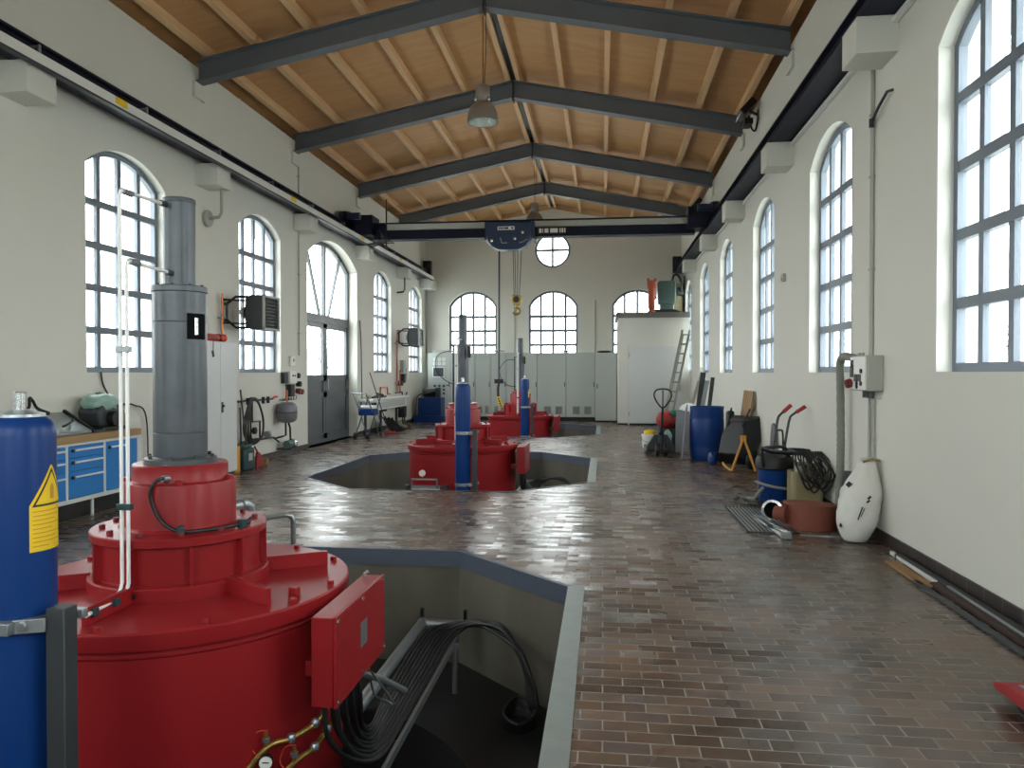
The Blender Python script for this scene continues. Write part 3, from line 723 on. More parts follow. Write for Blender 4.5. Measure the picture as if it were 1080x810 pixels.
# ------------------------------------------------------------------ turbine generators
def turbine(c, label, rc, rt, near):
    cx, cy = c; T = 'turbines in the pits'
    r = thing('turbine_generator', label, 'generator', (cx, cy, PZ), T)
    C = lambda z=0: (cx, cy, z)
    dr = MB().lathe([(0, PZ), (0.90, PZ), (0.90, 0.285), (0.908, 0.295), (0.908, 0.305), (0.90, 0.315), (0.90, 0.33), (0.935, 0.335), (0.938, 0.345), (0.938, 0.41), (0.93, 0.42), (0, 0.42)], 96, C()).build('drum', 'red', r)
    # lid bolts and lifting lugs
    b0 = MB().lathe([(0, 0.022), (0.017, 0.022), (0.02, 0.018), (0.02, 0)], 6, (cx + 0.885, cy, 0.42)).build('lid_bolt', 'red', dr, angle=20)
    for k in range(1, 12):
        a = k * PI / 6 + 0.12; put(b0, 0.885 * math.cos(a) - 0.885, 0.885 * math.sin(a), 0, dr)
    for k in range(6):
        a = math.radians(30 + 60 * k); d = Vector((math.cos(a), math.sin(a), 0))
        mb = MB().beam(Vector(C(0.463)) + d * 0.46, Vector(C(0.463)) + d * 0.825, 0.028, 0.086)
        mb.build('lid_rib', 'red', r, 0.003)
    for a in (-0.28,):
        MB().obox((cx + 0.80 * math.cos(a), cy + 0.80 * math.sin(a), 0.44), (0.05, 0.04, 0.045), rz=a).build('lifting_lug', 'red', r, 0.004)
    ho = MB().lathe([(0, 0.42), (0.478, 0.42), (0.478, 0.485), (0.472, 0.492), (0.435, 0.495), (0.43, 0.50), (0.43, 0.69), (0.458, 0.695), (0.465, 0.70), (0.465, 0.735), (0.46, 0.742), (0.31, 0.745), (0, 0.745)], 72, C()).build('bearing_housing', 'red', r)
    for k in range(10):
        a = 2 * PI * k / 10 + 0.32; d = Vector((math.cos(a), math.sin(a), 0))
        MB().beam(Vector(C(0.595)) + d * 0.42, Vector(C(0.595)) + d * 0.468, 0.016, 0.20).build('housing_rib', 'red', ho)
    b1 = MB().lathe([(0, 0.02), (0.016, 0.02), (0.018, 0.017), (0.018, 0)], 6, (cx + 0.40, cy, 0.745)).build('flange_bolt', 'darkred', ho, angle=20)
    for k in range(1, 12): put(b1, 0.40 * math.cos(k * PI / 6) - 0.40, 0.40 * math.sin(k * PI / 6), 0, ho)
    dk = MB().lathe([(0, -0.006), (0.013, -0.006), (0.013, 0.001), (0, 0.001)], 10, (cx + 0.02, cy - 0.475, 0.455), 'y').build('drain_hole', 'black', ho)
    up = MB().lathe([(0, 0.745), (0.325, 0.745), (0.318, 0.752), (0.30, 0.758), (0.297, 0.77), (0.297, 0.985), (0.293, 0.995), (0.258, 1.0), (0.254, 1.006), (0.254, 1.085), (0.249, 1.092), (0, 1.092)], 64, C()).build('upper_housing', 'red', r)
    for a in (0.15, 2.0, 3.6, 5.2):
        MB().lathe([(0, 0.026), (0.02, 0.026), (0.024, 0.02), (0.024, 0)], 6, (cx + 0.278 * math.cos(a), cy + 0.278 * math.sin(a), 0.992)).build('housing_bolt', 'red', up, angle=20)
    rf = rc + 0.05
    col = MB().lathe([(0, 1.092), (rf, 1.092), (rf, 1.118), (rf - 0.004, 1.122), (rc + 0.006, 1.124), (rc, 1.13), (rc, 1.262), (rc - 0.0025, 1.265), (rc, 1.268), (rc, 1.885), (rc - 0.0025, 1.888), (rc, 1.891), (rc, 2.055), (rc + 0.006, 2.06), (rc + 0.006, 2.088), (rc, 2.093), (0, 2.093)], 64, C()).build('column', 'column', r)
    for k in range(8):
        a = 2 * PI * k / 8 + 0.2
        MB().lathe([(0, 0.018), (0.012, 0.018), (0.012, 0)], 6, (cx + (rf - 0.02) * math.cos(a), cy + (rf - 0.02) * math.sin(a), 1.122)).build('column_bolt', 'darksteel', col, angle=20)
        if near: MB().lathe([(0, 0.01), (0.01, 0.01), (0.01, 0)], 6, (cx + (rc - 0.02) * math.cos(a), cy + (rc - 0.02) * math.sin(a), 2.093)).build('head_bolt', 'darksteel', col, angle=20)
    tp = MB().lathe([(0, 2.093), (rt, 2.093), (rt, 2.562), (rt + 0.003, 2.566), (rt + 0.003, 2.585), (rt, 2.59), (rt - 0.012, 2.59), (rt - 0.014, 2.578), (0, 2.578)], 48, C()).build('sensor_tube', 'column', r)
    # black patch painted for the slot's dark recess, bright rod for the glint inside
    th = math.radians(-44)
    def patch(a0, a1, z0, z1, rr, n=8, t=0.004):
        mb = MB(); vs = []
        for k in range(n + 1):
            a = a0 + (a1 - a0) * k / n
            for R_, z in ((rr, z0), (rr, z1), (rr + t, z0), (rr + t, z1)): vs.append((cx + R_ * math.cos(a), cy + R_ * math.sin(a), z))
        fs = []
        for k in range(n):
            i, j = 4 * k, 4 * k + 4; fs += [(i + 2, j + 2, j + 3, i + 3), (i, i + 1, j + 1, j), (i, j, j + 2, i + 2), (i + 1, i + 3, j + 3, j + 1)]
        fs += [(0, 2, 3, 1), (4 * n, 4 * n + 1, 4 * n + 3, 4 * n + 2)]
        return mb.add(vs, fs)
    if near:
        sl = patch(th - 0.02, th + 0.80, 1.79, 1.935, rc).build('inspection_slot_shade', 'blackcloth', col)
        MB().cyl((cx + (rc + 0.001) * math.cos(th + .34), cy + (rc + 0.001) * math.sin(th + .34), 1.815), (cx + (rc + 0.001) * math.cos(th + .34), cy + (rc + 0.001) * math.sin(th + .34), 1.91), 0.011, n=10).build('shaft_glint', 'chrome', sl)
    else:
        box('sensor_box', 'black', col, cx + rc, cx + rc + 0.05, cy - 0.13, cy - 0.07, 1.86, 2.06)
        MB().tube([(cx - rc - 0.05, cy - 0.05, 1.1), (cx - rc - 0.05, cy - 0.05, 2.06), (cx - rc + 0.02, cy - 0.03, 2.06)], 0.018, 8).build('rising_pipe', 'darksteel', col)
    # pair of slim conduits from the lid up to the sensors
    px, py = cx - 0.0, cy - 0.487
    for k, (dx, top, zt) in enumerate(((-0.035, 2.50, 2.545), (0.0, 2.14, 2.16))):
        x = px + dx
        P = [(px + 0.02 + dx * 0.6, cy - 0.84, 0.475 + 0.0 * k), (x, py - 0.09, 0.475), (x, py - 0.02, 0.49), (x, py, 0.53), (x, py, top), (x, py + 0.01, top + 0.025), (x, py + 0.03, top + 0.03), (cx + dx, cy - rt * 0.9, zt)]
        cd = MB().tube(P, 0.0095, 10).build('conduit', 'white', r)
        MB().tube([(x, py + 0.1, top + 0.03), (x, py + 0.02, top + 0.03)], 0.018, 8).build('gland', 'galv', cd)
        MB().cyl((cx + dx, cy - rt * 0.6, zt), (cx + dx, cy - rt * 0.9 - 0.05, zt), 0.017, n=10).build('sensor_plug', 'darksteel', cd)
    for z in (0.92, 1.72):
        MB().box(px - 0.055, px + 0.02, py - 0.016, py + 0.016, z - 0.016, z + 0.016).build('conduit_clip', 'teal' if z < 1 else 'galv', r, 0.003)
    for yy in (cy - 0.62, cy - 0.78): MB().box(px - 0.045, px + 0.035, yy - 0.018, yy + 0.018, 0.455, 0.492).build('conduit_clip', 'teal', r, 0.003)
    if near:
        R_ = 0.31; A = lambda a, z, q=R_: (cx + q * math.cos(math.radians(a)), cy + q * math.sin(math.radians(a)), z)
        hs = MB().tube([A(-76, 1.03, 0.26), A(-79, 1.035, 0.30), A(-86, 1.0, .315), A(-88, 0.93), A(-82, 0.85), A(-72, 0.79, .33), A(-60, 0.762, .36), A(-45, 0.76, .385), A(-25, 0.762, .40), A(-8, 0.765, .42), A(0, 0.78, .42)], 0.0105, 8, smooth=6).build('pressure_hose', 'black', r)
        MB().cyl(A(-74, 1.03, 0.25), A(-78, 1.034, 0.285), 0.018, n=10).build('hose_fitting', 'galv', hs)
        for a, q in ((-60, .36), (-12, .42)): MB().obox(A(a, 0.765, q), (0.04, 0.035, 0.05), rz=math.radians(a)).build('hose_clip', 'teal', hs, 0.004)
    # terminal box on the side
    x0, x1, y0, y1 = cx + 0.985, cx + 1.115, cy - 0.535, cy + 0.275
    tb = box('terminal_box', 'red', r, x0, x1 - 0.018, y0, y1, -0.035, 0.405, 0.005)
    lid = box('box_lid', 'red', tb, x1 - 0.016, x1, y0 - 0.004, y1 + 0.004, -0.04, 0.41, 0.004)
    box('type_plate', 'galv', tb, x1, x1 + 0.003, cy - 0.17, cy - 0.06, 0.13, 0.26, 0)
    sc = MB().lathe([(0, 0.006), (0.012, 0.006), (0.012, 0)], 10, (x1, y0 + 0.02, 0.385), 'x').build('lid_screw', 'chrome', tb)
    for yy in (0.0, 0.385, 0.77):
        for z in (0, -0.395):
            if yy or z: put(sc, 0, yy, z, tb)
    MB().tube([(x0 + 0.03, y1 - 0.06, 0.40), (x0 + 0.03, y1 - 0.06, 0.425), (x0 + 0.05, y1 - 0.06, 0.44)], 0.008, 8).build('breather', 'galv', tb)
    MB().box(cx + 0.86, x0, cy - 0.30, cy - 0.20, 0.02, 0.10).box(cx + 0.86, x0, cy + 0.02, cy + 0.12, 0.02, 0.10).build('box_bracket', 'red', tb)
    return r
turbine(PITS[0], 'red turbine generator with a thick grey column, nearest of the three', 0.144, 0.085, True)
turbine(PITS[1], 'red turbine generator with slim grey column in the middle floor pit', 0.102, 0.072, False)
turbine(PITS[2], 'red turbine generator with slim grey column in the farthest floor pit', 0.108, 0.075, False)

# ------------------------------------------------------------------ blue pressure cylinders on their posts
def accumulator(c, label, sign):
    cx, cy = c[0] + 0.29, c[1] - 1.55
    r = thing('pressure_cylinder', label, 'cylinder', (cx, cy, -1.2), 'pressure cylinders beside the turbines')
    MB().lathe([(0, -1.2), (0.09, -1.2), (0.115, -1.15), (0.115, 1.375), (0.112, 1.40), (0.100, 1.428), (0.082, 1.442), (0, 1.442)], 56, (cx, cy, 0)).build('body', 'blue', r)
    hd = MB().lathe([(0.082, 1.440), (0.08, 1.452), (0.03, 1.468), (0, 1.468)], 40, (cx, cy, 0)).build('shoulder_plate', 'galv', r)
    MB().lathe([(0, 1.466), (0.021, 1.466), (0.021, 1.528), (0.018, 1.532), (0, 1.532)], 20, (cx, cy, 0)).build('valve_neck', 'chrome', hd)
    px = cx + 0.185
    po = box('post', 'darksteel', r, px - 0.036, px + 0.036, cy - 0.07, cy + 0.0, PZ, 0.765, 0.004)
    for z in (0.71, -0.06):
        cl = MB().lathe([(0.117, z - 0.022), (0.121, z - 0.022), (0.121, z + 0.022), (0.117, z + 0.022), (0.117, z - 0.022)], 48, (cx, cy, 0)).build('clamp_band', 'galv', r)
        MB().beam((cx + 0.06, cy - 0.115, z), (px - 0.03, cy - 0.075, z), 0.012, 0.05).box(cx + 0.02, cx + 0.07, cy - 0.15, cy - 0.115, z - 0.022, z + 0.022).build('clamp_ear', 'galv', cl, 0.003)
        MB().lathe([(0, -0.014), (0.016, -0.012), (0.016, 0)], 12, (cx + 0.09, cy - 0.105, z), 'y').build('clamp_bolt', 'chrome', cl)
        MB().box(px - 0.02, px + 0.055, cy + 0.0, cy + 0.03, z + 0.0, z + 0.035).build('clamp_bracket', 'galv', cl, 0.003)
    if sign:
        a0, a1 = math.radians(-38), math.radians(45); rr = 0.1165
        def curved(poly, m, name, par, q):
            """flat outline (0-1, z) bent round the cylinder"""
            n = 14; mb = MB()
            def edges(u):
                zs = []
                for (u0, z0), (u1, z1) in zip(poly, poly[1:] + poly[:1]):
                    if min(u0, u1) - 1e-9 <= u <= max(u0, u1) + 1e-9 and abs(u1 - u0) > 1e-9: zs.append(z0 + (z1 - z0) * (u - u0) / (u1 - u0))
                return (min(zs), max(zs)) if zs else None
            us = sorted({p[0] for p in poly} | {min(p[0] for p in poly) + (max(p[0] for p in poly) - min(p[0] for p in poly)) * k / n for k in range(n + 1)})
            pts = [(u, edges(u)) for u in us]; pts = [p for p in pts if p[1]]
            vs = []
            for u, (z0, z1) in pts:
                a = a0 + (a1 - a0) * u
                for z in (z0, z1): vs.append((cx + q * math.cos(a), cy + q * math.sin(a), z))
            return mb.add(vs, [(2 * k, 2 * k + 2, 2 * k + 3, 2 * k + 1) for k in range(len(pts) - 1)]).build(name, m, par)
        sg = curved([(0, 0.962), (1, 0.962), (1, 1.127), (0.52, 1.268), (0.48, 1.268), (0, 1.127)], 'yellow', 'warning_label', r, rr)
        curved([(0.05, 1.122), (0.95, 1.122), (0.5, 1.258)], 'ink', 'label_triangle', sg, rr + 0.0006)
        curved([(0.12, 1.130), (0.88, 1.130), (0.5, 1.243)], 'yellow', 'label_field', sg, rr + 0.0012)
        bt = [(0.44, 1.145), (0.56, 1.145), (0.56, 1.185), (0.52, 1.20), (0.48, 1.20), (0.44, 1.185)]
        curved(bt, 'ochre', 'bottle_symbol', sg, rr + 0.0018)
        for k in range(9):
            w = (0.9, 0.8, 0.6, 0.85, 0.5, 0.88, 0.7, 0.82, 0.4)[k]; z = 1.105 - 0.0155 * k
            curved([(0.06, z - 0.0018), (0.06 + 0.88 * w, z - 0.0018), (0.06 + 0.88 * w, z + 0.0018), (0.06, z + 0.0018)], 'ochre', 'text_line', sg, rr + 0.0008)
    return r
accumulator(PITS[0], 'tall blue pressure cylinder with a yellow warning triangle, closest to the viewer', True)
accumulator(PITS[1], 'tall blue pressure cylinder strapped beside the middle turbine', False)
accumulator(PITS[2], 'tall blue pressure cylinder with a yellow label beside the farthest turbine', True)

# ------------------------------------------------------------------ cable trays, gauges and rails in the pits
def tray(c, label):
    cx, cy = c; X = lambda d: cx + d; Y = lambda d: cy + d
    r = thing('cable_tray', label, 'cable tray', (X(1.0), Y(0.9), PZ), 'cable trays in the pits')
    z = -0.60
    fr = MB().tube([(X(0.83), Y(0.55), z + 0.035), (X(0.85), Y(2.30), z + 0.035)], 0.045, 16).build('pipe_rail', 'galv', r)
    MB().ball((X(0.852), Y(2.32), z + 0.035), 0.05, 14).build('elbow', 'galv', fr)
    MB().tube([(X(0.86), Y(2.32), z + 0.035), (X(1.22), Y(2.36), z + 0.02)], 0.042, 14).build('cross_pipe', 'galv', fr)
    for x in (0.84, 1.22): MB().box(X(x) - 0.012, X(x) + 0.012, Y(2.34), Y(2.38), z + 0.05, z + 0.15).build('stud', 'blackmetal', fr)
    MB().beam((X(1.20), Y(-0.20), z), (X(1.20), Y(2.1), z), 0.022, 0.05).build('side_rail', 'galv', r)
    for k in range(6):
        xa = 0.99 if k < 2 else 0.84
        MB().beam((X(xa), Y(-0.08 + 0.42 * k), z - 0.02), (X(1.20), Y(-0.08 + 0.42 * k), z - 0.02), 0.03, 0.012).build('rung', 'darksteel', r)
    for (x, y) in ((1.21, 1.95), (1.21, -0.1)): MB().cyl((X(x), Y(y), PF if y > 0 else PZ), (X(x), Y(y), z - 0.03), 0.022, n=10).build('support_post', 'galv', r)
    MB().lathe([(0, 0.04), (0.028, 0.04), (0.03, 0.0), (0, 0)], 10, (X(1.21), Y(1.95), z - 0.03)).build('post_cap', 'galv', r)
    k9 = 9
    for k in range(k9):
        f = k / (k9 - 1); xn = 1.00 + 0.165 * f; xf = 0.925 + 0.245 * f; j = random.uniform(-0.003, 0.003)
        sx = 1.03 + 0.045 * (k % 2); sy = -0.02 - 0.056 * k; yb = 0.42 - 0.35 * f; zz = 0.010 * (k % 2)
        P = [(X(sx), Y(sy), -0.045), (X(sx + 0.005), Y(sy + 0.01), -0.20), (X(sx * 0.6 + xn * 0.4), Y(sy * 0.75 + yb * 0.25), -0.37), (X(sx * 0.2 + xn * 0.8), Y(sy * 0.35 + yb * 0.65), -0.505), (X(xn), Y(yb), -0.553),
             (X(xn * 0.7 + xf * 0.3), Y(yb + 0.22), -0.562), (X(xn * 0.3 + xf * 0.7 + j), Y(0.95), -0.565), (X(xf - j), Y(1.4), -0.565), (X(xf + j), Y(1.8), -0.562), (X(xf + 0.06), Y(2.10 - 0.05 * f), -0.53 + zz),
             (X(1.34 + 0.05 * f), Y(2.06 - 0.10 * f), -0.455 + 0.012 * (k % 3)), (X(1.58 + 0.04 * f), Y(1.92 - 0.14 * f), -0.415 - 0.02 * (k % 4)), (X(1.73 + 0.07 * f), Y(1.76 - 0.16 * f), -0.52 - 0.02 * (k % 3)), (X(1.82 + 0.08 * f), Y(1.62 - 0.16 * f), -0.70), (X(1.85 + 0.08 * f), Y(1.54 - 0.14 * f), -0.86)]
        P += [(X(1.80 + 0.12 * math.cos(t)), Y(1.42 + (0.14 + 0.012 * k) * math.sin(t)), PF + 0.03 + 0.012 * k) for t in (0.6, 2.0, 3.4, 4.8, 6.0, 7.2)]
        MB().tube(P, 0.0135, 8, smooth=5).build('power_cable', 'black', r)
    MB().tube([(X(1.0), Y(0.31), -0.10), (X(0.98), Y(0.5), -0.40), (X(1.02), Y(0.66), -0.52), (X(1.08), Y(0.60), -0.50), (X(1.02), Y(0.33), -0.20)], 0.007, 6, smooth=6).build('bonding_wire', 'galv', r)
    MB().tube([(X(0.96), Y(0.30), -0.20), (X(1.03), Y(0.48), -0.30), (X(1.12), Y(0.72), -0.47)], 0.022, 10).build('flexible_conduit', 'galv', r)
    return r
tray(PITS[0], 'cable tray with thick black cables drooping to the pit floor, nearest pit')
tray(PITS[1], 'cable tray with black cables behind the terminal box, middle pit')

def gauge_line(c, label, P, k):
    cx, cy = c
    r = thing('pressure_gauge_line', label, 'gauge', P[1], 'gauge lines on the near turbine')
    MB().tube(P, 0.014, 10, smooth=5).build('brass_pipe', 'brass', r)
    q = Vector(P[2])
    for t in (P[2], P[3]): MB().ball(t, 0.026, 10).build('union_nut', 'galv', r)
    g = Vector(P[1]); d = Vector((0.35, -0.94, 0)).normalized()
    st = MB().cyl(g, g + Vector((0, 0, 0.085)), 0.013, 0.008, 10).build('test_point', 'brass', r)
    MB().cyl(g + Vector((0, 0, 0.03)), g + Vector((0, 0, 0.05)), 0.02, n=8).build('test_nut', 'galv', st)
    ctr = g + d * 0.035 + Vector((0, 0, -0.055))
    ga = MB().cyl(ctr - d * 0.02, ctr + d * 0.006, 0.036, n=24).build('gauge_case', 'blackmetal', r)
    MB().cyl(ctr + d * 0.006, ctr + d * 0.008, 0.031, n=24).build('dial', 'gasket', ga)
    s = d.cross(Vector((0, 0, 1)))
    MB().beam(ctr + d * 0.009 - s * 0.016, ctr + d * 0.009 + s * 0.016 + Vector((0, 0, 0.004)), 0.005, 0.002, d).build('needle', 'ink', ga)
    MB().tube([g + Vector((0, 0, 0.085)), g + Vector((-0.05, 0, 0.07)), g + Vector((-0.07, -0.01, 0.0)), ctr + Vector((-0.03, 0, 0.02))], 0.003, 6, smooth=6).build('capillary', 'orange', r)
gauge_line(PITS[0], 'brass pressure line with white dial, upper one on the near turbine', [(-1.76, 3.46, -0.40), (-1.64, 3.53, -0.24), (-1.55, 3.62, -0.23), (-1.46, 3.71, -0.19), (-1.43, 3.86, -0.14)], 0)
gauge_line(PITS[0], 'brass pressure line with white dial, lower one beside the cable loops', [(-1.64, 3.48, -0.46), (-1.525, 3.60, -0.34), (-1.46, 3.70, -0.31), (-1.44, 3.82, -0.27), (-1.425, 3.94, -0.23)], 1)

r = thing('pipe_handrail', 'slim galvanised handrail rising from the near pit behind the red turbine', 'rail', (-2.3, 5.4, PZ))
MB().tube([(-2.28, 5.38, PZ), (-2.28, 5.38, 0.50), (-2.29, 5.36, 0.545), (-2.33, 5.32, 0.56), (-2.62, 5.12, 0.52), (-2.70, 5.06, 0.49), (-2.72, 5.05, 0.42), (-2.72, 5.05, PZ)], 0.02, 10).build('rail_tube', 'galv', r)
MB().tube([(-2.28, 5.38, 0.30), (-2.72, 5.05, 0.30)], 0.016, 10).build('mid_rail', 'galv', r)
r = thing('vent_pipe', 'stubby galvanised elbow pipe standing on the near turbine lid', 'pipe', (-2.36, 4.85, 0.42))
MB().tube([(-2.52, 4.40, 0.70), (-2.40, 4.74, 0.725), (-2.375, 4.81, 0.725), (-2.365, 4.84, 0.70), (-2.365, 4.845, 0.64)], 0.042, 14).build('elbow', 'galv', r)
MB().cyl((-2.365, 4.845, 0.64), (-2.365, 4.845, 0.425), 0.035, n=14).build('stub', 'motor', r)
MB().cyl((-2.39, 4.77, 0.725), (-2.378, 4.80, 0.725), 0.052, n=14).build('flange', 'galv', r)
r = thing('pump_set', 'small grey pump fittings at the foot of the middle turbine', 'pump', (-2.65, 11.55, -0.4))
MB().box(-3.0, -2.4, 11.45, 11.65, -0.45, -0.38).build('bracket', 'darksteel', r)
MB().cyl((-2.95, 11.55, -0.22), (-2.5, 11.55, -0.22), 0.07, n=16).build('motor_body', 'galv', r, 0.005)
MB().tube([(-2.95, 11.5, -0.2), (-2.95, 11.5, -0.05), (-2.55, 11.5, -0.05), (-2.55, 11.5, -0.2)], 0.018).build('loop_pipe', 'galv', r)
MB().cyl((-2.78, 11.5, 0.05), (-2.78, 11.47, 0.05), 0.05, n=18).build('dial', 'gasket', r)
MB().cyl((-2.78, 11.5, -0.05), (-2.78, 11.49, 0.02), 0.01, n=8).build('dial_stem', 'brass', r)
MB().ball((-3.05, 11.5, -0.28), 0.08, 12).build('filter_bowl', 'chrome', r)
for x in (-3.02, -2.42): MB().box(x - 0.04, x + 0.03, 11.47, 11.63, -0.38, -0.14).build('end_foot', 'darksteel', r)
MB().beam((-2.55, 11.60, -0.30), (-2.55, 11.82, -0.30), 0.05, 0.05).build('drum_arm', 'darksteel', r)

# ------------------------------------------------------------------ workbench
WX = -5.66
r = thing('workbench', 'blue workbench with drawers, white frame and beech top under a window', 'workbench', (-5.9, 7.7, 0))
box('worktop', 'worktop', r, XL + 0.005, WX + 0.02, 6.2, 8.72, 0.845, 0.925, 0.006)
fr = MB().box(XL + 0.02, WX, 6.22, 8.70, 0.20, 0.245).box(XL + 0.02, WX, 6.22, 8.70, 0.815, 0.845)
for y in (6.22, 6.81, 7.415, 8.03, 8.66): fr.box(XL + 0.02, WX, y, y + 0.04, 0.245, 0.815)
fr = fr.build('frame', 'bench_white', r)
box('plinth', 'blackmetal', r, XL + 0.02, WX - 0.12, 6.26, 8.66, 0, 0.198, 0)  # added dark box, stands in for the shadow under the bench
ft = MB().cyl((WX - 0.05, 6.4, 0), (WX - 0.05, 6.4, 0.20), 0.018, n=10).build('foot', 'bench_white', r)
for dx, dy in ((0, 0.75), (0, 1.5), (0, 2.2)): put(ft, dx, dy, 0, r)
def handle(y0, y1, z, par):
    MB().prism([(WX + 0.002, z - 0.012), (WX + 0.03, z - 0.004), (WX + 0.03, z + 0.012), (WX + 0.002, z + 0.012)], y0, y1, 'y').build('handle', 'white', par)
    MB().cyl((WX + 0.002, y0 - 0.025, z), (WX + 0.02, y0 - 0.025, z), 0.02, n=10).build('lock', 'ink', par)
for y0, y1 in ((6.265, 6.805), (6.855, 7.41), (7.46, 8.025)):
    for z0, z1, hz in ((0.685, 0.81, 0.765), (0.545, 0.68, 0.635), (0.25, 0.54, 0.475)):
        if y0 < 7 and hz > 0.7: pass
        d = box('drawer', 'bench_blue', r, WX - 0.02, WX + 0.003, y0, y1, z0, z1, 0.003); handle(y0 + 0.08, y1 - 0.03, hz, d)
d = box('door', 'bench_blue', r, WX - 0.02, WX + 0.003, 8.075, 8.655, 0.25, 0.81, 0.003); handle(8.15, 8.42, 0.745, d)

r = thing('tool_case', 'open grey metal tool case with slanted lid on the workbench', 'case', (-5.95, 7.65, 0.925))
MB().prism([(-6.1, 0.926), (-5.72, 0.926), (-5.72, 0.96), (-6.08, 1.16), (-6.1, 1.16)], 7.35, 7.92, 'y').build('body', 'galv', r, 0.01)
MB().beam((-5.71, 7.94, 0.945), (-6.08, 7.94, 1.175), 0.03, 0.035).build('edge_trim', 'black', r)
MB().tube([(-5.8, 7.55, 1.02), (-5.76, 7.6, 1.05), (-5.82, 7.75, 1.09), (-5.86, 7.78, 1.06)], 0.012, smooth=4).build('handle', 'black', r)
tag(MB().tube([(-6.15, 7.0, 1.12), (-6.12, 7.2, 1.20), (-6.05, 7.36, 1.22), (-6.1, 7.45, 1.33), (-6.12, 7.52, 1.30), (-6.05, 7.5, 1.22), (-5.98, 7.58, 1.16), (-6.08, 7.30, 1.185), (-6.1, 7.6, 1.18)], 0.016, 8, smooth=6).build('cable_coil', 'black'), 'black cable coil lying on the grey tool case', 'cable')
r = thing('bench_machine', 'dark bench machine under a pale green bag on the workbench', 'machine', (-5.95, 8.4, 0.925))
MB().box(-6.12, -5.78, 8.2, 8.62, 0.926, 0.97).build('base', 'black', r, 0.01)
MB().prism([(8.22, 0.97), (8.6, 0.97), (8.63, 1.2), (8.5, 1.27), (8.26, 1.25), (8.18, 1.15)], -6.1, -5.82, 'x').build('body', 'darksteel', r, 0.03)
MB().cyl((-5.83, 8.4, 1.06), (-5.74, 8.4, 1.06), 0.09, n=18).build('chuck', 'blackmetal', r, 0.008)
MB().cyl((-5.95, 8.62, 1.05), (-5.95, 8.72, 1.05), 0.07, n=16).build('motor', 'black', r)
mb = MB().ball((-5.96, 8.40, 1.24), 0.2, 20, (0.95, 1.15, 0.62)); rnd = random.Random(3)
mb.v = [(x + rnd.uniform(-.018, .018), y + rnd.uniform(-.018, .018), z + rnd.uniform(-.02, .02)) for x, y, z in mb.v]
mb.build('dust_bag', 'bag', r, angle=80)
r = thing('steel_bar_stock', 'dark flat steel bars lying along the workbench wall side', 'bars', (-6.0, 8.1, 0.925))
for k, (x, y0, y1) in enumerate(((-5.76, 7.97, 8.19), (-6.13, 7.95, 8.19), (-6.16, 7.94, 8.7))): MB().box(x - 0.02, x + 0.02, y0, y1, 0.926, 0.95 + 0.02 * k).build('bar', 'darksteel', r)
r = thing('grease_can', 'small olive and black can standing at the workbench end', 'can', (-5.85, 8.66, 0.925))
MB().lathe([(0, 0.926), (0.05, 0.926), (0.05, 1.10), (0.045, 1.115), (0, 1.118)], 20, (-5.86, 8.66, 0)).build('body', 'beige', r)
MB().lathe([(0, 1.118), (0.025, 1.118), (0.025, 1.15), (0, 1.15)], 14, (-5.86, 8.66, 0)).build('cap', 'black', r)
tag(MB().tube([(-6.175, 8.72, 1.62), (-6.17, 8.76, 1.45), (-6.14, 8.88, 1.28), (-6.12, 9.1, 1.20), (-6.12, 9.3, 1.18), (-6.14, 9.6, 1.0), (-6.15, 9.65, 0.01)], 0.011, 8, smooth=6).build('power_cable', 'black'), 'black cable hanging from the window sill beside the workbench', 'cable')

# tall locker
r = thing('tall_locker', 'tall light grey steel locker with two doors beside a left window', 'locker', (-5.97, 10.88, 0))
r['label'] = 'tall light grey two-door steel locker beside the blue workbench'
box('body', 'locker', r, XL + 0.005, -5.77, 10.36, 11.40, 0.06, 2.08, 0.005)
box('plinth', 'darksteel', r, XL + 0.02, -5.80, 10.38, 11.38, 0.0, 0.06)
for a, b in ((10.365, 10.876), (10.884, 11.395)):
    d = box('door', 'locker', r, -5.768, -5.75, a, b, 0.08, 2.05, 0.003)
    if b > 11: 
        MB().box(-5.75, -5.742, 10.90, 10.95, 1.0, 1.16).build('lock_plate', 'black', d); MB().cyl((-5.742, 10.925, 1.10), (-5.715, 10.925, 1.10), 0.018, n=12).build('handle', 'black', d)
r = thing('key_fob', 'small black fob hanging on a cord from the locker top', 'fob', (-5.745, 10.66, 1.83))
MB().cyl((-5.745, 10.66, 2.085), (-5.745, 10.66, 1.93), 0.004, n=6).build('cord', 'ink', r)
MB().obox((-5.744, 10.65, 1.89), (0.01, 0.05, 0.10), rx=0.3).build('tag', 'black', r, 0.003)
r = thing('grease_pump', 'orange red pipe tool lying on top of the tall locker', 'tool', (-5.85, 10.85, 2.08))
MB().cyl((-5.84, 10.45, 2.14), (-5.84, 11.10, 2.14), 0.055, n=18).build('barrel', 'orange', r, 0.006)
MB().cyl((-5.84, 10.95, 2.14), (-5.84, 11.0, 2.14), 0.062, n=18).build('collar', 'black', r)
MB().cyl((-5.84, 11.10, 2.145), (-5.84, 11.16, 2.145), 0.062, n=18).build('end_cap', 'orange', r, 0.012)
MB().beam((-5.79, 10.5, 2.155), (-5.785, 10.85, 2.13), 0.02, 0.05).build('grip', 'darkred', r)

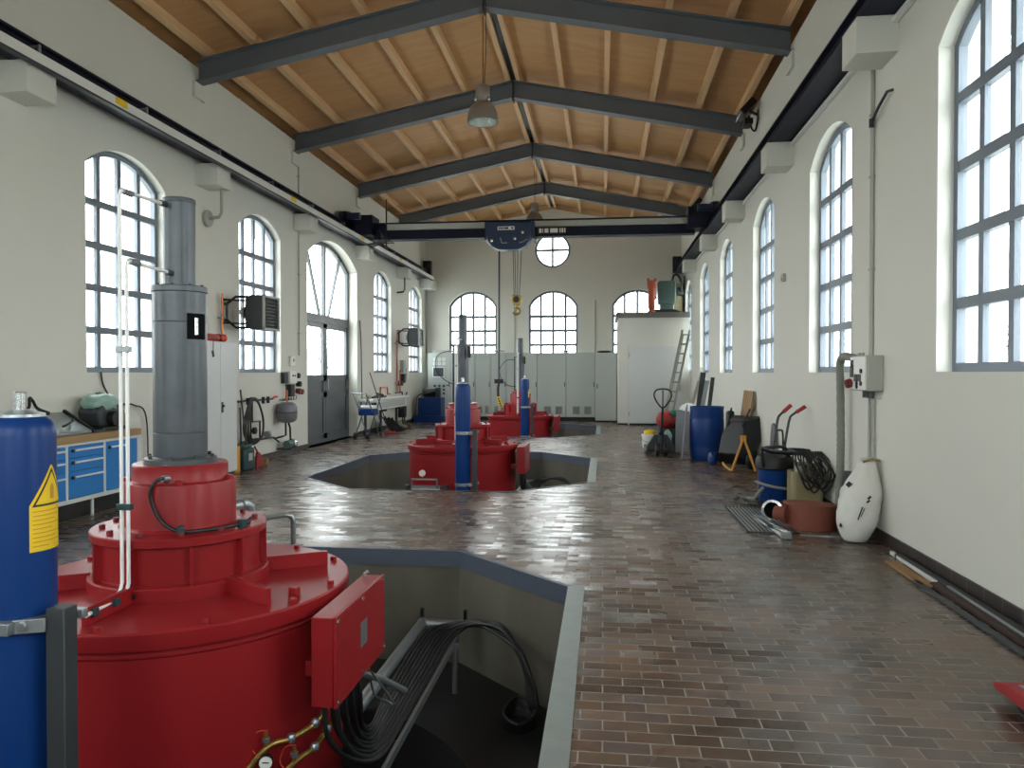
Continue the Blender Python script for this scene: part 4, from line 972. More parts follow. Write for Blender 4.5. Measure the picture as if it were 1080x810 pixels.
# fan heaters
def heater(y, z, label, win_r):
    x0 = -5.86; x1 = -5.56
    r = thing('fan_heater', label, 'heater', (-5.7, y + 0.3, z), 'fan heaters on the wall')
    MB().prism([(x0, z + 0.05), (x0 + 0.09, z), (x1 - 0.06, z), (x1, z + 0.02), (x1, z + 0.55), (x1 - 0.06, z + 0.57), (x0 + 0.09, z + 0.57), (x0, z + 0.52)], y, y + 0.60, 'y').build('casing', 'darksteel', r, 0.012)
    fr = MB()
    for a, b, c, d in ((y, y + 0.03, z, z + 0.57), (y + 0.57, y + 0.60, z, z + 0.57), (y, y + 0.6, z, z + 0.03), (y, y + 0.6, z + 0.54, z + 0.57)): fr.box(x1, x1 + 0.035, a, b, c, d)
    fr = fr.build('front_frame', 'lightgrey', r)
    MB().box(x1 + 0.001, x1 + 0.005, y + 0.03, y + 0.57, z + 0.03, z + 0.54).build('grille_back', 'black', fr)
    for k in range(9): MB().obox((x1 + 0.022, y + 0.30, z + 0.065 + k * 0.055), (0.032, 0.54, 0.005), ry=0.5).build('louvre', 'darksteel', fr)
    MB().cyl((x0 - 0.07, y + 0.3, z + 0.285), (x0 + 0.02, y + 0.3, z + 0.285), 0.2, n=28).build('fan_ring', 'blackmetal', r, 0.01)
    MB().box(x0 - 0.09, x0 - 0.05, y + 0.04, y + 0.14, z + 0.20, z + 0.36).build('terminal_cover', 'galv', r)
    for zz in (z + 0.03, z + 0.54):
        MB().tube([(XL + 0.01, y - 0.02, zz + (0.12 if zz < z + .3 else -0.12)), (-6.12, y - 0.10, zz + (0.12 if zz < z + .3 else -0.12)), (-6.0, y - 0.03, zz), (x0 + 0.06, y + 0.02, zz)], 0.022, 8).build('bracket_arm', 'blackmetal', r)
    MB().tube([(-6.12, y - 0.10, z + 0.15), (-6.12, y - 0.10, z + 0.42)], 0.022, 8).build('bracket_bar', 'blackmetal', r)
    for zz in (z + 0.10, z + 0.48):
        MB().tube([(x0 + 0.02, y + 0.10, zz), (-6.02, y - 0.05, zz), (-6.09, y - 0.14, zz), (-6.13, y - 0.20, zz)] , 0.016, 8).build('feed_pipe', 'blackmetal', r)
    return r
heater(11.90, 2.32, 'dark grey fan heater on wall brackets above the copper pipes, nearer one', 0)
heater(22.45, 2.40, 'dark grey fan heater on wall brackets near the control cabinets', 0)
def riser(y, z0, z1, label, m='copper'):
    r = thing('heating_pipe', label, 'pipe', (-6.13, y, z0))
    MB().tube([(-6.13, y, z1), (-6.13, y, z0)], 0.016, 8).build('pipe', m, r)
    MB().tube([(-6.165, y + 0.07, z1 - 0.3), (-6.165, y + 0.07, z0)], 0.014, 8).build('return_pipe', m, r)
    for z in (z0 + 0.25, z1 - 0.4): MB().box(XL + 0.003, -6.11, y - 0.03, y + 0.10, z - 0.012, z + 0.012).build('pipe_clip', 'galv', r)
riser(11.66, 0.02, 2.90, 'copper riser pipes feeding the nearer fan heater behind the locker')
riser(22.20, 1.06, 2.90, 'copper riser pipes feeding the fan heater near the control cabinets')

# ------------------------------------------------------------------ plumbing on the left wall
PX = XL
r = thing('expansion_vessel', 'round grey expansion vessel on black pipes beside the glazed door', 'vessel', (-6.0, 13.86, 0.66))
MB().lathe([(0, 0.655), (0.10, 0.66), (0.165, 0.69), (0.19, 0.74), (0.192, 0.85), (0.19, 0.96), (0.165, 1.01), (0.10, 1.045), (0, 1.05)], 36, (-5.99, 13.86, 0)).build('tank', 'vessel', r)
MB().lathe([(0.192, 0.845), (0.197, 0.848), (0.197, 0.862), (0.192, 0.865)], 36, (-5.99, 13.86, 0)).build('seam', 'darksteel', r)
MB().cyl((-5.99, 13.86, 1.05), (-5.99, 13.86, 1.28), 0.018, n=10).build('top_pipe', 'copper', r)
MB().box(XL + 0.003, -6.12, 13.83, 13.89, 0.80, 0.90).build('wall_bracket', 'darksteel', r)
mb = MB().tube([(-5.99, 13.80, 0.67), (-5.99, 13.80, 0.42), (-6.03, 13.72, 0.40), (-6.1, 13.55, 0.38)], 0.02, 8)
mb.build('down_pipe', 'blackmetal', r)
MB().tube([(-5.99, 13.92, 0.67), (-5.99, 13.95, 0.62), (-5.99, 14.0, 0.55), (-5.99, 14.02, 0.30)], 0.02, 8).build('pump_pipe', 'blackmetal', r)
r = thing('circulation_pump', 'small grey pump on a low wall bracket below the expansion vessel', 'pump', (-6.0, 14.0, 0.16))
MB().cyl((-5.99, 13.82, 0.24), (-5.99, 14.05, 0.24), 0.075, n=18).build('motor', 'motor', r, 0.008)
MB().cyl((-5.99, 14.05, 0.24), (-5.99, 14.16, 0.24), 0.09, n=18).build('volute', 'chrome', r, 0.01)
MB().box(XL + 0.003, -5.92, 13.85, 14.12, 0.135, 0.165).build('bracket', 'darksteel', r)
r = thing('pipe_manifold', 'black wall pipework loop carrying the hung hoses near the locker', 'pipe', (-6.15, 12.9, 0.35))
for P in ([(-6.13, 11.9, 1.12), (-6.13, 13.50, 1.12)], [(-6.13, 12.3, 0.42), (-6.13, 13.5, 0.40)], [(-6.13, 13.0, 0.42), (-6.13, 13.0, 0.74), (-6.13, 12.7, 0.74), (-6.13, 12.7, 1.1)], [(-6.13, 13.55, 0.40), (-6.09, 13.72, 0.30)], [(-6.13, 12.05, 1.12), (-6.13, 12.05, 0.1)]):
    MB().tube(P, 0.017, 8).build('pipe', 'blackmetal', r)
for y in (12.5, 13.1, 13.3): MB().cyl((-6.11, y, 1.05), (-6.11, y, 1.17), 0.028, n=10).build('valve', 'blackmetal', r)
MB().cyl((-6.1, 13.2, 0.48), (-6.1, 13.3, 0.48), 0.06, n=14).build('filter', 'galv', r)
MB().tube([(-6.1, 13.45, 1.12), (-6.08, 13.5, 1.16), (-6.08, 13.62, 1.16)], 0.018).build('red_valve', 'orange', r)
for y in (12.2, 13.4): MB().box(XL + 0.003, -6.12, y - 0.015, y + 0.015, 1.10, 1.14).build('wall_clip', 'galv', r)
r = thing('hung_hose', 'black garden hose hung in long loops over the wall pipe', 'hose', (-6.05, 12.7, 0.3))
for k in range(4):
    y = 12.42 + 0.035 * k; d = 0.03 * k
    MB().tube([(-6.085, y + 0.12, 1.150), (-6.05, y + 0.05, 1.16), (-6.03, y - 0.10, 1.0), (-6.03 + 0.01 * k, y - 0.24 + d, 0.72), (-6.03, y - 0.16 + d, 0.48), (-6.04, y + 0.12, 0.36 + d), (-6.04, y + 0.46 - d, 0.47), (-6.04, y + 0.52 - d, 0.75), (-6.05, y + 0.38 - d, 1.05), (-6.085, y + 0.22, 1.155)], 0.016, 8, closed=True, smooth=6).build('loop', 'black', r)
MB().cyl((-6.04, 12.55, 0.60), (-5.99, 12.55, 0.60), 0.06, n=16).build('coupling', 'black', r)
r = thing('socket_board', 'white switch box with black sockets beside the glazed door frame', 'switch box', (-6.17, 14.4, 1.2))
box('box', 'white', r, XL + 0.003, -6.10, 14.28, 14.62, 1.40, 1.64, 0.008)
box('meter', 'black', r, XL + 0.003, -6.12, 14.05, 14.22, 1.40, 1.62, 0.006)
box('transformer', 'black', r, XL + 0.003, -6.10, 14.32, 14.50, 1.14, 1.38, 0.006)
for y, z, m in ((14.75, 1.55, 'black'), (14.82, 1.38, 'black'), (14.80, 1.24, 'darkred'), (14.93, 1.22, 'darkred')):
    MB().cyl((XL + 0.003, y, z), (-6.10, y, z), 0.055, n=14).build('socket', m, r, 0.006)
for k, (y, z) in enumerate(((14.40, 1.55), (14.50, 1.55))): MB().cyl((-6.10, y, z), (-6.085, y, z), 0.018, n=10).build('button', 'black', r)
for k in range(5): MB().tube([(-6.16, 14.2 + 0.12 * k, 1.40 if k < 1 else 1.16), (-6.14, 14.15 + 0.13 * k, 1.10), (-6.15, 13.98 + 0.16 * k, 1.075), (-6.16, 13.9 + 0.1 * k, 1.1)], 0.008, 6, smooth=5).build('lead', 'black', r)
r = thing('thermostat', 'small white thermostat box above the switch box', 'thermostat', (-6.18, 14.55, 1.74))
box('case', 'white', r, XL + 0.003, -6.15, 14.44, 14.66, 1.74, 1.94, 0.01); MB().cyl((-6.15, 14.57, 1.86), (-6.14, 14.57, 1.86), 0.035, n=16).build('knob', 'lightgrey', r)

# things standing by the left wall
r = thing('wet_vacuum', 'dark teal canister standing below the hung hoses', 'canister', (-5.9, 11.9, 0))
MB().prism([(-6.06, 11.74), (-5.80, 11.74), (-5.78, 11.78), (-5.78, 12.06), (-5.82, 12.1), (-6.06, 12.1)], 0.0, 0.36, 'z').build('tank', 'teal', r, 0.03)
MB().prism([(-6.03, 11.78), (-5.83, 11.78), (-5.82, 12.06), (-6.03, 12.06)], 0.36, 0.42, 'z').build('lid', 'darkgreen', r, 0.02)
MB().box(-5.779, -5.775, 11.84, 11.98, 0.16, 0.28).build('label_plate', 'lightgrey', r)
tag(box('tool_box', 'ochre', None, -6.06, -5.84, 11.50, 11.68, 0, 0.42, 0.012), 'upright yellow case between the locker and the teal canister', 'case')
for p0, p1, lab in (((-5.93, 12.14, 0.02), (-6.085, 12.18, 1.32), 'dark broom handle leaning behind the teal canister, tilted over'), ((-6.04, 12.13, 0.02), (-6.09, 12.17, 1.02), 'short dark broom handle standing nearly upright behind the canister')):
    r = thing('broom', lab, 'broom', (p0[0], p0[1], 0), 'brooms by the locker')
    p0, p1 = Vector(p0), Vector(p1)
    MB().cyl(p0 + Vector((0, 0, 0.04)), p1, 0.015, n=8).build('stick', 'darksteel', r)
    MB().obox(p0 + Vector((0, 0, 0.02)), (0.05, 0.08, 0.05)).build('brush_head', 'blackmetal', r)
r = thing('dustpan', 'red dustpan leaning beside the teal canister', 'dustpan', (-5.75, 12.35, 0))
MB().prism([(12.22, 0.0), (12.50, 0.02), (12.36, 0.24), (12.26, 0.26)], -5.86, -5.82, 'x').build('pan', 'brushred', r, 0.006)
MB().cyl((-5.84, 12.30, 0.25), (-5.86, 12.22, 0.36), 0.015, n=8).build('handle', 'brushred', r)
tag(MB().obox((-5.92, 12.68, 0.05), (0.16, 0.22, 0.10), rz=0.3).build('wood_block', 'wood', None, 0.006), 'small pale timber block on the floor beside the red dustpan', 'block')

# near the glazed door: folding trolley, broom, bench, cloth
r = thing('folding_trolley', 'folding trolley with blue tray, crossed metal legs and small wheel by the door', 'trolley', (-5.9, 18.4, 0))
for dx in (-0.32, 0.0):
    x = -5.62 + dx
    MB().tube([(x, 17.72, 0.08), (x, 18.75, 0.98)], 0.014, 8).build('leg', 'darksteel', r)
    MB().tube([(x, 18.62, 0.014), (x, 18.12, 0.62), (x, 17.55, 1.12)], 0.014, 8).build('leg', 'galv', r)
    MB().cyl((x - 0.03, 17.72, 0.085), (x + 0.03, 17.72, 0.085), 0.085, n=18).build('wheel', 'black', r)
MB().tube([(-5.62, 18.95, 0.014), (-5.62, 18.45, 0.70)], 0.013, 8).build('stay', 'galv', r)
box('tray', 'blue', r, -5.97, -5.58, 18.06, 18.42, 0.56, 0.72, 0.01)
tr = box('tray_cover', 'white', r, -5.95, -5.60, 18.12, 18.40, 0.722, 0.80, 0.02)
MB().tube([(-5.62, 17.45, 1.12), (-5.94, 17.45, 1.12), (-5.94, 18.3, 1.05)], 0.013, 8).build('push_bar', 'galv', r)
r = thing('push_broom', 'long broom with red brush head leaning on the white bench', 'broom', (-5.55, 19.3, 0))
MB().cyl((-5.55, 19.28, 0.06), (-5.90, 18.75, 1.62), 0.013, n=8).build('stick', 'darksteel', r)
MB().obox((-5.52, 19.3, 0.05), (0.30, 0.10, 0.06), rz=0.3).build('head_block', 'brushred', r, 0.01)
MB().obox((-5.52, 19.3, 0.012), (0.29, 0.11, 0.024), rz=0.3).build('bristle', 'darkred', r)
r = thing('metal_bench', 'long white metal bench along the wall behind the folding trolley', 'bench', (-5.95, 20.5, 0))
MB().box(-6.15, -5.88, 18.85, 22.3, 0.62, 0.86).build('body', 'white', r, 0.01)
box('top_ledge', 'white', r, -6.17, -5.80, 18.75, 22.4, 0.87, 0.94, 0.008)
box('front_panel', 'cabinet', r, -5.878, -5.872, 19.3, 22.1, 0.66, 0.82, 0)
for y in (18.95, 20.3, 21.9): MB().box(-6.12, -6.06, y, y + 0.06, 0, 0.62).box(-6.12, -5.92, y, y + 0.06, 0.55, 0.62).build('leg', 'darksteel', r)
mb = MB()
for y in (18.78, 18.92, 19.08): mb.box(-5.87, -5.84, y, y + 0.07, 0.66, 0.84)
mb.build('slot_grille', 'black', r)
tag(MB().tube([(-5.95, 19.1, 0.96), (-5.9, 19.5, 1.02), (-6.0, 19.7, 1.06), (-5.9, 19.95, 1.0), (-6.02, 19.9, 0.97), (-6.0, 19.4, 0.97), (-5.92, 19.8, 0.965), (-5.9, 20.2, 0.97)], 0.026, 8, smooth=6).build('hose_coil', 'black'), 'short black hose lying on top of the long white bench', 'hose')
mb = MB(); rnd = random.Random(5)
n_ = 12
for i in range(n_ + 1):
    for j in range(9):
        u, w = i / n_, j / 8
        mb.v.append((-5.89 + 0.36 * w + rnd.uniform(-.01, .02), 19.6 + 1.2 * u + 0.08 * w, max(0.005, (1 - w) ** 1.3 * (0.44 - 0.12 * u) + 0.03 * math.sin(u * 21 + w * 5) * (1 - w) + rnd.uniform(0, .02))))
for i in range(n_):
    for j in range(8): a = i * 9 + j; mb.f.append((a, a + 9, a + 10, a + 1))
cl = tag(mb.build('black_tarpaulin', 'blackcloth', angle=80), 'crumpled black tarpaulin on the floor under the white bench', 'tarpaulin')
so = cl.modifiers.new('thick', 'SOLIDIFY'); so.thickness = 0.006; so.offset = 1
for k, (y, m, lab) in enumerate(((21.0, 'darkgreen', 'dark green work boot, nearer one under the white bench'), (21.35, 'beige', 'tan work boot, middle one under the white bench'), (21.7, 'darksteel', 'grey work boot, farther one under the white bench'))):
    r = thing('work_boot', lab, 'boot', (-5.75, y, 0), 'work boots under the bench')
    MB().prism([(-5.9, 0.025), (-5.60, 0.025), (-5.60, 0.07), (-5.66, 0.11), (-5.76, 0.13), (-5.78, 0.24), (-5.89, 0.24)], y - 0.05, y + 0.05, 'y').build('upper', m, r, 0.02)
    MB().box(-5.91, -5.59, y - 0.055, y + 0.055, 0, 0.028).build('sole', 'black', r, 0.008)
r = thing('pipe_cluster', 'copper and black pipework with pump above the white bench end', 'pipe', (-6.15, 22.2, 0.2))
for P, m in (([(-6.14, 21.48, 1.0), (-6.14, 21.2, 1.0), (-6.14, 21.15, 1.2), (-6.14, 20.5, 1.2), (-6.14, 20.45, 0.98)], 'copper'), ([(-6.12, 22.0, 1.02), (-6.12, 22.7, 1.02), (-6.12, 22.75, 0.9), (-6.12, 22.75, 0.12)], 'blackmetal'), ([(-6.12, 22.45, 1.02), (-6.12, 22.45, 1.7)], 'copper'), ([(-6.10, 22.9, 0.12), (-6.10, 22.9, 0.8), (-6.10, 23.2, 1.0)], 'blackmetal')):
    MB().tube(P, 0.022, 8).build('pipe', m, r)
for y, z0, z1, m in ((22.75, 1.62, 2.0, 'lightgrey'), (22.80, 1.30, 1.58, 'black'), (23.15, 1.40, 1.75, 'white'), (22.5, 1.22, 1.36, 'black')): box('control_box', m, r, XL + 0.003, -6.08, y, y + 0.22, z0, z1, 0.008)
MB().box(XL + 0.003, -6.0, 22.5, 22.8, 0.25, 0.6).build('pump_block', 'black', r, 0.03)

# hydraulic unit
r = thing('hydraulic_unit', 'blue hydraulic tank with dark motor on top in the far corner', 'hydraulic unit', (-5.6, 24.4, 0))
box('tank', 'blue', r, -5.98, -5.22, 24.1, 24.75, 0.22, 0.80, 0.012)
box('drip_tray', 'blue', r, -6.08, -5.08, 24.0, 24.85, 0.0, 0.22, 0.012)
MB().cyl((-5.85, 24.4, 0.96), (-5.45, 24.4, 0.96), 0.13, n=18).build('motor', 'blackmetal', r, 0.01)
MB().box(-5.42, -5.30, 24.2, 24.5, 0.80, 1.12).build('valve_block', 'darksteel', r, 0.01)
MB().box(-5.80, -5.5, 24.3, 24.5, 0.80, 0.86).build('motor_foot', 'blackmetal', r)
MB().tube([(-5.38, 24.2, 1.0), (-5.45, 24.02, 1.0), (-5.7, 24.0, 0.95), (-5.95, 24.0, 0.86), (-6.02, 24.05, 0.5), (-6.03, 24.05, 0.23)], 0.02, 8, smooth=5).build('pressure_hose', 'black', r)

# ------------------------------------------------------------------ control cabinets along the back wall
FY = 25.4
def cabinet(x0, x1, label, doors=1, vents=True, z0=0.13, z1=2.29):
    r = thing('control_cabinet', label, 'cabinet', ((x0 + x1) / 2, FY + 0.3, 0), 'switch cabinets along the back wall')
    box('body', 'cabinet', r, x0 + 0.003, x1 - 0.003, FY + 0.02, FY + 0.62, z0, z1, 0.004)
    box('plinth', 'blackmetal', r, x0 + 0.003, x1 - 0.003, FY + 0.05, FY + 0.6, 0, z0, 0)
    w = (x1 - x0) / doors
    for k in range(doors):
        a, b = x0 + k * w + 0.008, x0 + (k + 1) * w - 0.008
        d = box('door', 'cabinet', r, a, b, FY, FY + 0.018, z0 + 0.01, z1 - 0.015, 0.003)
        MB().box(b - 0.05, b - 0.025, FY - 0.02, FY, 1.14, 1.30).build('handle', 'darksteel', d)
        if vents:
            for vx in (a + (b - a) * 0.22, a + (b - a) * 0.62):
                wv = min(0.25, (b - a) * 0.27)
                v = box('vent', 'lightgrey', d, vx, vx + wv, FY - 0.012, FY, 0.22, 0.50, 0.003)
                mb = MB()
                for q in range(8): mb.box(vx + 0.02, vx + wv - 0.02, FY - 0.016, FY - 0.012, 0.245 + q * 0.03, 0.258 + q * 0.03)
                mb.build('slat', 'darksteel', v)
    return r
CA = cabinet(-5.95, -5.16, 'grey control cabinet with dials and dark screen in the far corner', vents=False)
mb = MB()
for k, z in enumerate((2.07, 1.93)):
    for j in range(3):
        x = -5.70 + j * 0.157
        d = box('dial', 'indicator', CA, x - 0.055, x + 0.055, FY - 0.012, FY, z - 0.055, z + 0.055, 0.004)
        MB().beam((x - 0.02, FY - 0.014, z - 0.02), (x + 0.02, FY - 0.014, z + 0.02), 0.004, 0.006).build('needle', 'ink', d)
s_ = box('bezel', 'white', CA, -5.78, -5.37, FY - 0.012, FY, 1.46, 1.81, 0.006)
box('screen', 'screen', s_, -5.75, -5.40, FY - 0.016, FY - 0.012, 1.49, 1.78, 0)
for k, (z, m) in enumerate(((1.165, 'darkgreen'), (1.035, 'ink'), (0.91, 'ink'))):
    for j in range(3):
        x = -5.70 + j * 0.157
        MB().cyl((x, FY - 0.03, z), (x, FY, z), 0.036 if k else 0.045, n=14).build('switch_knob', m, CA)
box('mode_switch', 'ink', CA, -5.30, -5.24, FY - 0.02, FY, 1.17, 1.21)
cabinet(-5.16, -4.31, 'plain grey cabinet between the dial cabinet and the first vented one', vents=False)
cabinet(-4.31, -3.24, 'two-door grey cabinet behind the hanging crane pendant', doors=2)
cabinet(-3.24, -2.19, 'grey cabinet directly behind the farthest turbine column')
cabinet(-2.19, -1.23, 'grey vented cabinet second from the free-standing pale cabinet')
cabinet(-1.23, -0.26, 'grey vented cabinet next to the free-standing pale cabinet')
r = thing('storage_cabinet', 'free-standing pale single-door cabinet between the cabinet row and white room', 'cabinet', (0.12, 25.2, 0))
box('body', 'cabinet', r, -0.25, 0.44, 24.95, 25.6, 0.05, 2.27, 0.005)
box('plinth', 'blackmetal', r, -0.23, 0.43, 24.98, 25.58, 0, 0.05, 0)
d = box('door', 'cabinet', r, -0.24, 0.43, 24.932, 24.948, 0.07, 2.25, 0.003)
MB().box(-0.2, -0.17, 24.912, 24.932, 1.1, 1.24).build('handle', 'darksteel', d)
tag(MB().ball((0.05, 25.2, 2.31), 0.06, 12, (4.2, 2.5, 0.65)).build('crumpled_cloth', 'black', angle=80), 'dark crumpled cloth on top of the free-standing pale cabinet', 'cloth')
for k, (x, lab) in enumerate(((-3.6, 'grey dish lamp on the cabinet tops nearest the pendant'), (-1.25, 'grey dish lamp on the cabinet tops below the middle back window'), (-5.5, 'pale tray lying on top of the dial cabinet'))):
    r = thing('dish_lamp' if k < 2 else 'tray', lab, 'lamp' if k < 2 else 'tray', (x, 25.7, 2.29), None)
    if k < 2:
        MB().lathe([(0, 2.291), (0.07, 2.291), (0.07, 2.33), (0.25, 2.35), (0.25, 2.37), (0, 2.39)], 24, (x, 25.7, 0)).build('dish', 'galv', r)
    else: MB().prism([(x - 0.3, 2.291), (x + 0.3, 2.291), (x + 0.34, 2.38), (x - 0.34, 2.38)], 25.55, 25.85, 'y').build('body', 'lightgrey', r, 0.01)
tag(MB().tube([(-5.05, 25.6, 2.33), (-5.3, 25.42, 2.34), (-5.62, 25.36, 2.17), (-5.66, 25.36, 1.75), (-5.45, 25.36, 1.45), (-5.15, 25.36, 1.26), (-4.85, 25.36, 1.22)], 0.012, 8, smooth=6).build('loose_cable', 'black'), 'black cable drooping across the dial cabinet front', 'cable')
tag(MB().tube([(-2.95, 25.37, 2.05), (-3.25, 25.36, 2.02), (-3.45, 25.36, 1.75), (-3.42, 25.36, 1.45), (-3.2, 25.36, 1.2), (-2.9, 25.36, 1.15)], 0.010, 8, smooth=6).build('loose_cable', 'black'), 'thin black cable looping over the doors behind the farthest turbine', 'cable')

# ------------------------------------------------------------------ white equipment room in the right corner
struct(MB().box(0.46, XR, 23.6, 23.75, 0.06, 3.30).box(0.46, 0.61, 23.75, YB, 0.06, 3.30).build('wall_partition', 'plaster'))
struct(box('baseboard_partition', 'blackmetal', None, 0.47, XR, 23.62, 23.75, 0, 0.06, 0))
struct(box('trim_30', 'slab', None, 0.40, XR, 23.48, YB, 3.30, 3.46, 0.005))
dr = sroot('door_2', (1.6, 23.6, 0))
box('door_leaf', 'locker', dr, 0.80, 2.42, 23.565, 23.60, 0.06, 2.42, 0.004)
box('door_frame', 'locker', dr, 0.76, 0.80, 23.57, 23.60, 0.0, 2.46, 0.002)
for z in (0.35, 2.15): MB().cyl((0.80, 23.555, z - 0.06), (0.80, 23.555, z + 0.06), 0.014, n=8).build('hinge', 'galv', dr)
MB().box(2.30, 2.35, 23.53, 23.565, 1.05, 1.25).build('door_handle', 'galv', dr)
r = thing('electric_motor', 'green grey electric motor on a black base above the white room', 'motor', (1.95, 24.5, 3.46))
MB().prism([(1.30, 3.462), (2.44, 3.462), (2.44, 3.52), (2.20, 3.60), (1.55, 3.60), (1.40, 3.52)], 24.15, 24.85, 'y').build('base_frame', 'blackmetal', r, 0.01)
bd = MB().prism([(1.72, 3.78), (2.24, 3.78), (2.26, 3.95), (2.26, 4.44), (2.20, 4.50), (1.76, 4.50), (1.70, 4.44), (1.70, 3.95)], 24.22, 24.8, 'y').build('body', 'motor', r, 0.02)
for k in range(7): MB().box(1.74 + 0.075 * k, 1.755 + 0.075 * k, 24.205, 24.222, 3.9, 4.42).build('cooling_fin', 'motor', bd)
MB().box(1.78, 2.2, 24.3, 24.7, 3.60, 3.79).build('gear_foot', 'motor', r, 0.01)
MB().cyl((2.32, 24.5, 4.18), (2.50, 24.5, 4.18), 0.14, n=20).build('fan_cover', 'darksteel', r, 0.01)
MB().cyl((2.25, 24.5, 4.18), (2.33, 24.5, 4.18), 0.05, n=14).build('shaft', 'galv', r)
MB().tube([(2.15, 24.3, 4.48), (2.2, 24.3, 4.66), (2.32, 24.3, 4.68), (2.42, 24.3, 4.5), (2.44, 24.35, 4.3), (2.42, 24.4, 4.15)], 0.035, 10, smooth=6).build('cable_hose', 'black', r)
r = thing('orange_actuator', 'orange red cylinder standing on the roof slab beside the motor', 'actuator', (1.50, 24.4, 3.46))
MB().lathe([(0, 3.462), (0.14, 3.462), (0.14, 3.5), (0.07, 3.56), (0.11, 3.62), (0.115, 4.22), (0.14, 4.25), (0.15, 4.44), (0.12, 4.48), (0, 4.48)], 28, (1.50, 24.0, 0)).build('cylinder', 'orangehose', r)
for dx in (-0.11, 0.11): MB().cyl((1.5 + dx, 24.0, 4.30), (1.5 + dx, 24.0, 4.55), 0.035, n=12).build('port', 'orangehose', r)
r = thing('switch_cubicle', 'beige cubicle on the roof slab behind the motor', 'cubicle', (2.44, 25.2, 3.46))
box('body', 'beige', r, 2.28, 2.56, 25.0, 25.5, 3.462, 4.50, 0.01)
box('top_box', 'lightgrey', r, 2.18, 2.58, 24.95, 25.5, 4.50, 4.83, 0.01)
box('dark_side', 'darksteel', r, 2.565, 2.60, 24.95, 25.4, 3.462, 4.6, 0.004)

# pipes on the walls
def wallpipe(name, pts, label, m='lightgrey', rr=0.015, clips=(), dirn=None):
    r = thing(name, label, 'conduit', pts[0]); MB().tube(pts, rr, 8).build('pipe', m, r)
    for (c0, c1) in clips: MB().box(c0[0], c1[0], c0[1], c1[1], c0[2], c1[2]).build('pipe_clip', m, r)
    return r
wallpipe('wall_conduit', [(XL + 0.02, 14.92, 1.96), (XL + 0.02, 14.92, 6.2)], 'thin grey conduit running up the wall left of the glazed door', clips=[((XL, 14.89, z), (XL + 0.04, 14.95, z + 0.03)) for z in (2.4, 3.6, 5.6)])
wallpipe('wall_conduit', [(XL + 0.03, YB - 0.05, 2.3), (XL + 0.03, YB - 0.05, 5.3)], 'grey conduit in the far corner above the dial cabinet', 'galv', 0.03)
wallpipe('wall_conduit', [(-0.27, YB - 0.02, 2.3), (-0.27, YB - 0.02, 4.1)], 'thin conduit on the back wall between middle and last window', 'lightgrey', 0.018)
wallpipe('wall_conduit', [(-3.05, YB - 0.02, 2.3), (-3.05, YB - 0.02, 3.9)], 'thin conduit on the back wall between first and middle window', 'lightgrey', 0.014)
wallpipe('wall_conduit', [(XR - 0.02, 7.78, 1.77), (XR - 0.02, 7.78, 4.75)], 'long grey conduit rising from the fuse box to the runway beam', 'lightgrey', 0.022, clips=[((XR - 0.045, 7.75, z), (XR, 7.81, z + 0.025)) for z in (2.6, 3.5, 4.1)])
r = wallpipe('wall_conduit', [(XR - 0.02, 7.82, 0.45), (XR - 0.02, 7.82, 1.36)], 'pair of conduits dropping from the fuse box behind the sack', 'lightgrey', 0.014)
MB().tube([(XR - 0.02, 7.70, 0.45), (XR - 0.02, 7.70, 1.36)], 0.014, 8).build('pipe', 'lightgrey', r)
wallpipe('door_cable', [(XL + 0.015, 18.85, 2.95), (XL + 0.015, 18.95, 2.2), (XL + 0.015, 19.0, 0.95)], 'dark cable running down beside the glazed door', 'darksteel', 0.012)
r = thing('wall_hook', 'small dark bracket arm on the wall above the fuse box conduit', 'bracket', (XR - 0.06, 7.6, 4.1))
MB().tube([(XR, 7.30, 4.18), (XR - 0.05, 7.32, 4.17), (XR - 0.05, 7.55, 4.1), (XR - 0.045, 7.74, 4.02)], 0.014, 8).build('arm', 'darksteel', r)
MB().cyl((XR - 0.045, 7.74, 3.98), (XR - 0.045, 7.74, 4.06), 0.022, n=10).build('tip', 'blackmetal', r)
for k, (y, lab) in enumerate(((11.25, 'round pipe stub hanging under a corbel above the nearer fan heater'), (22.3, 'thin drop pipe under a corbel above the farther fan heater'))):
    r = thing('pipe_stub', lab, 'pipe', (XL + 0.3, y, 4.1))
    MB().tube([(XL + 0.26, y + 0.05, 4.48), (XL + 0.26, y + 0.05, 4.12), (XL + 0.22, y + 0.05, 4.05), (XL + 0.02, y + 0.05, 4.03)], 0.025, 8).build('pipe', 'lightgrey' if k == 0 else 'darksteel', r)
    if k == 0: MB().cyl((XL + 0.003, y + 0.05, 4.03), (XL + 0.06, y + 0.05, 4.03), 0.13, n=18).build('rosette', 'lightgrey', r, 0.008)
r = thing('room_sensor', 'small pale sensor box high on the wall between two windows', 'sensor', (XR - 0.02, 11.42, 2.93))
box('case', 'lightgrey', r, XR - 0.05, XR, 11.36, 11.47, 2.93, 3.04, 0.006)
MB().box(XR - 0.053, XR - 0.05, 11.38, 11.45, 2.95, 2.98).build('slot', 'darksteel', r)

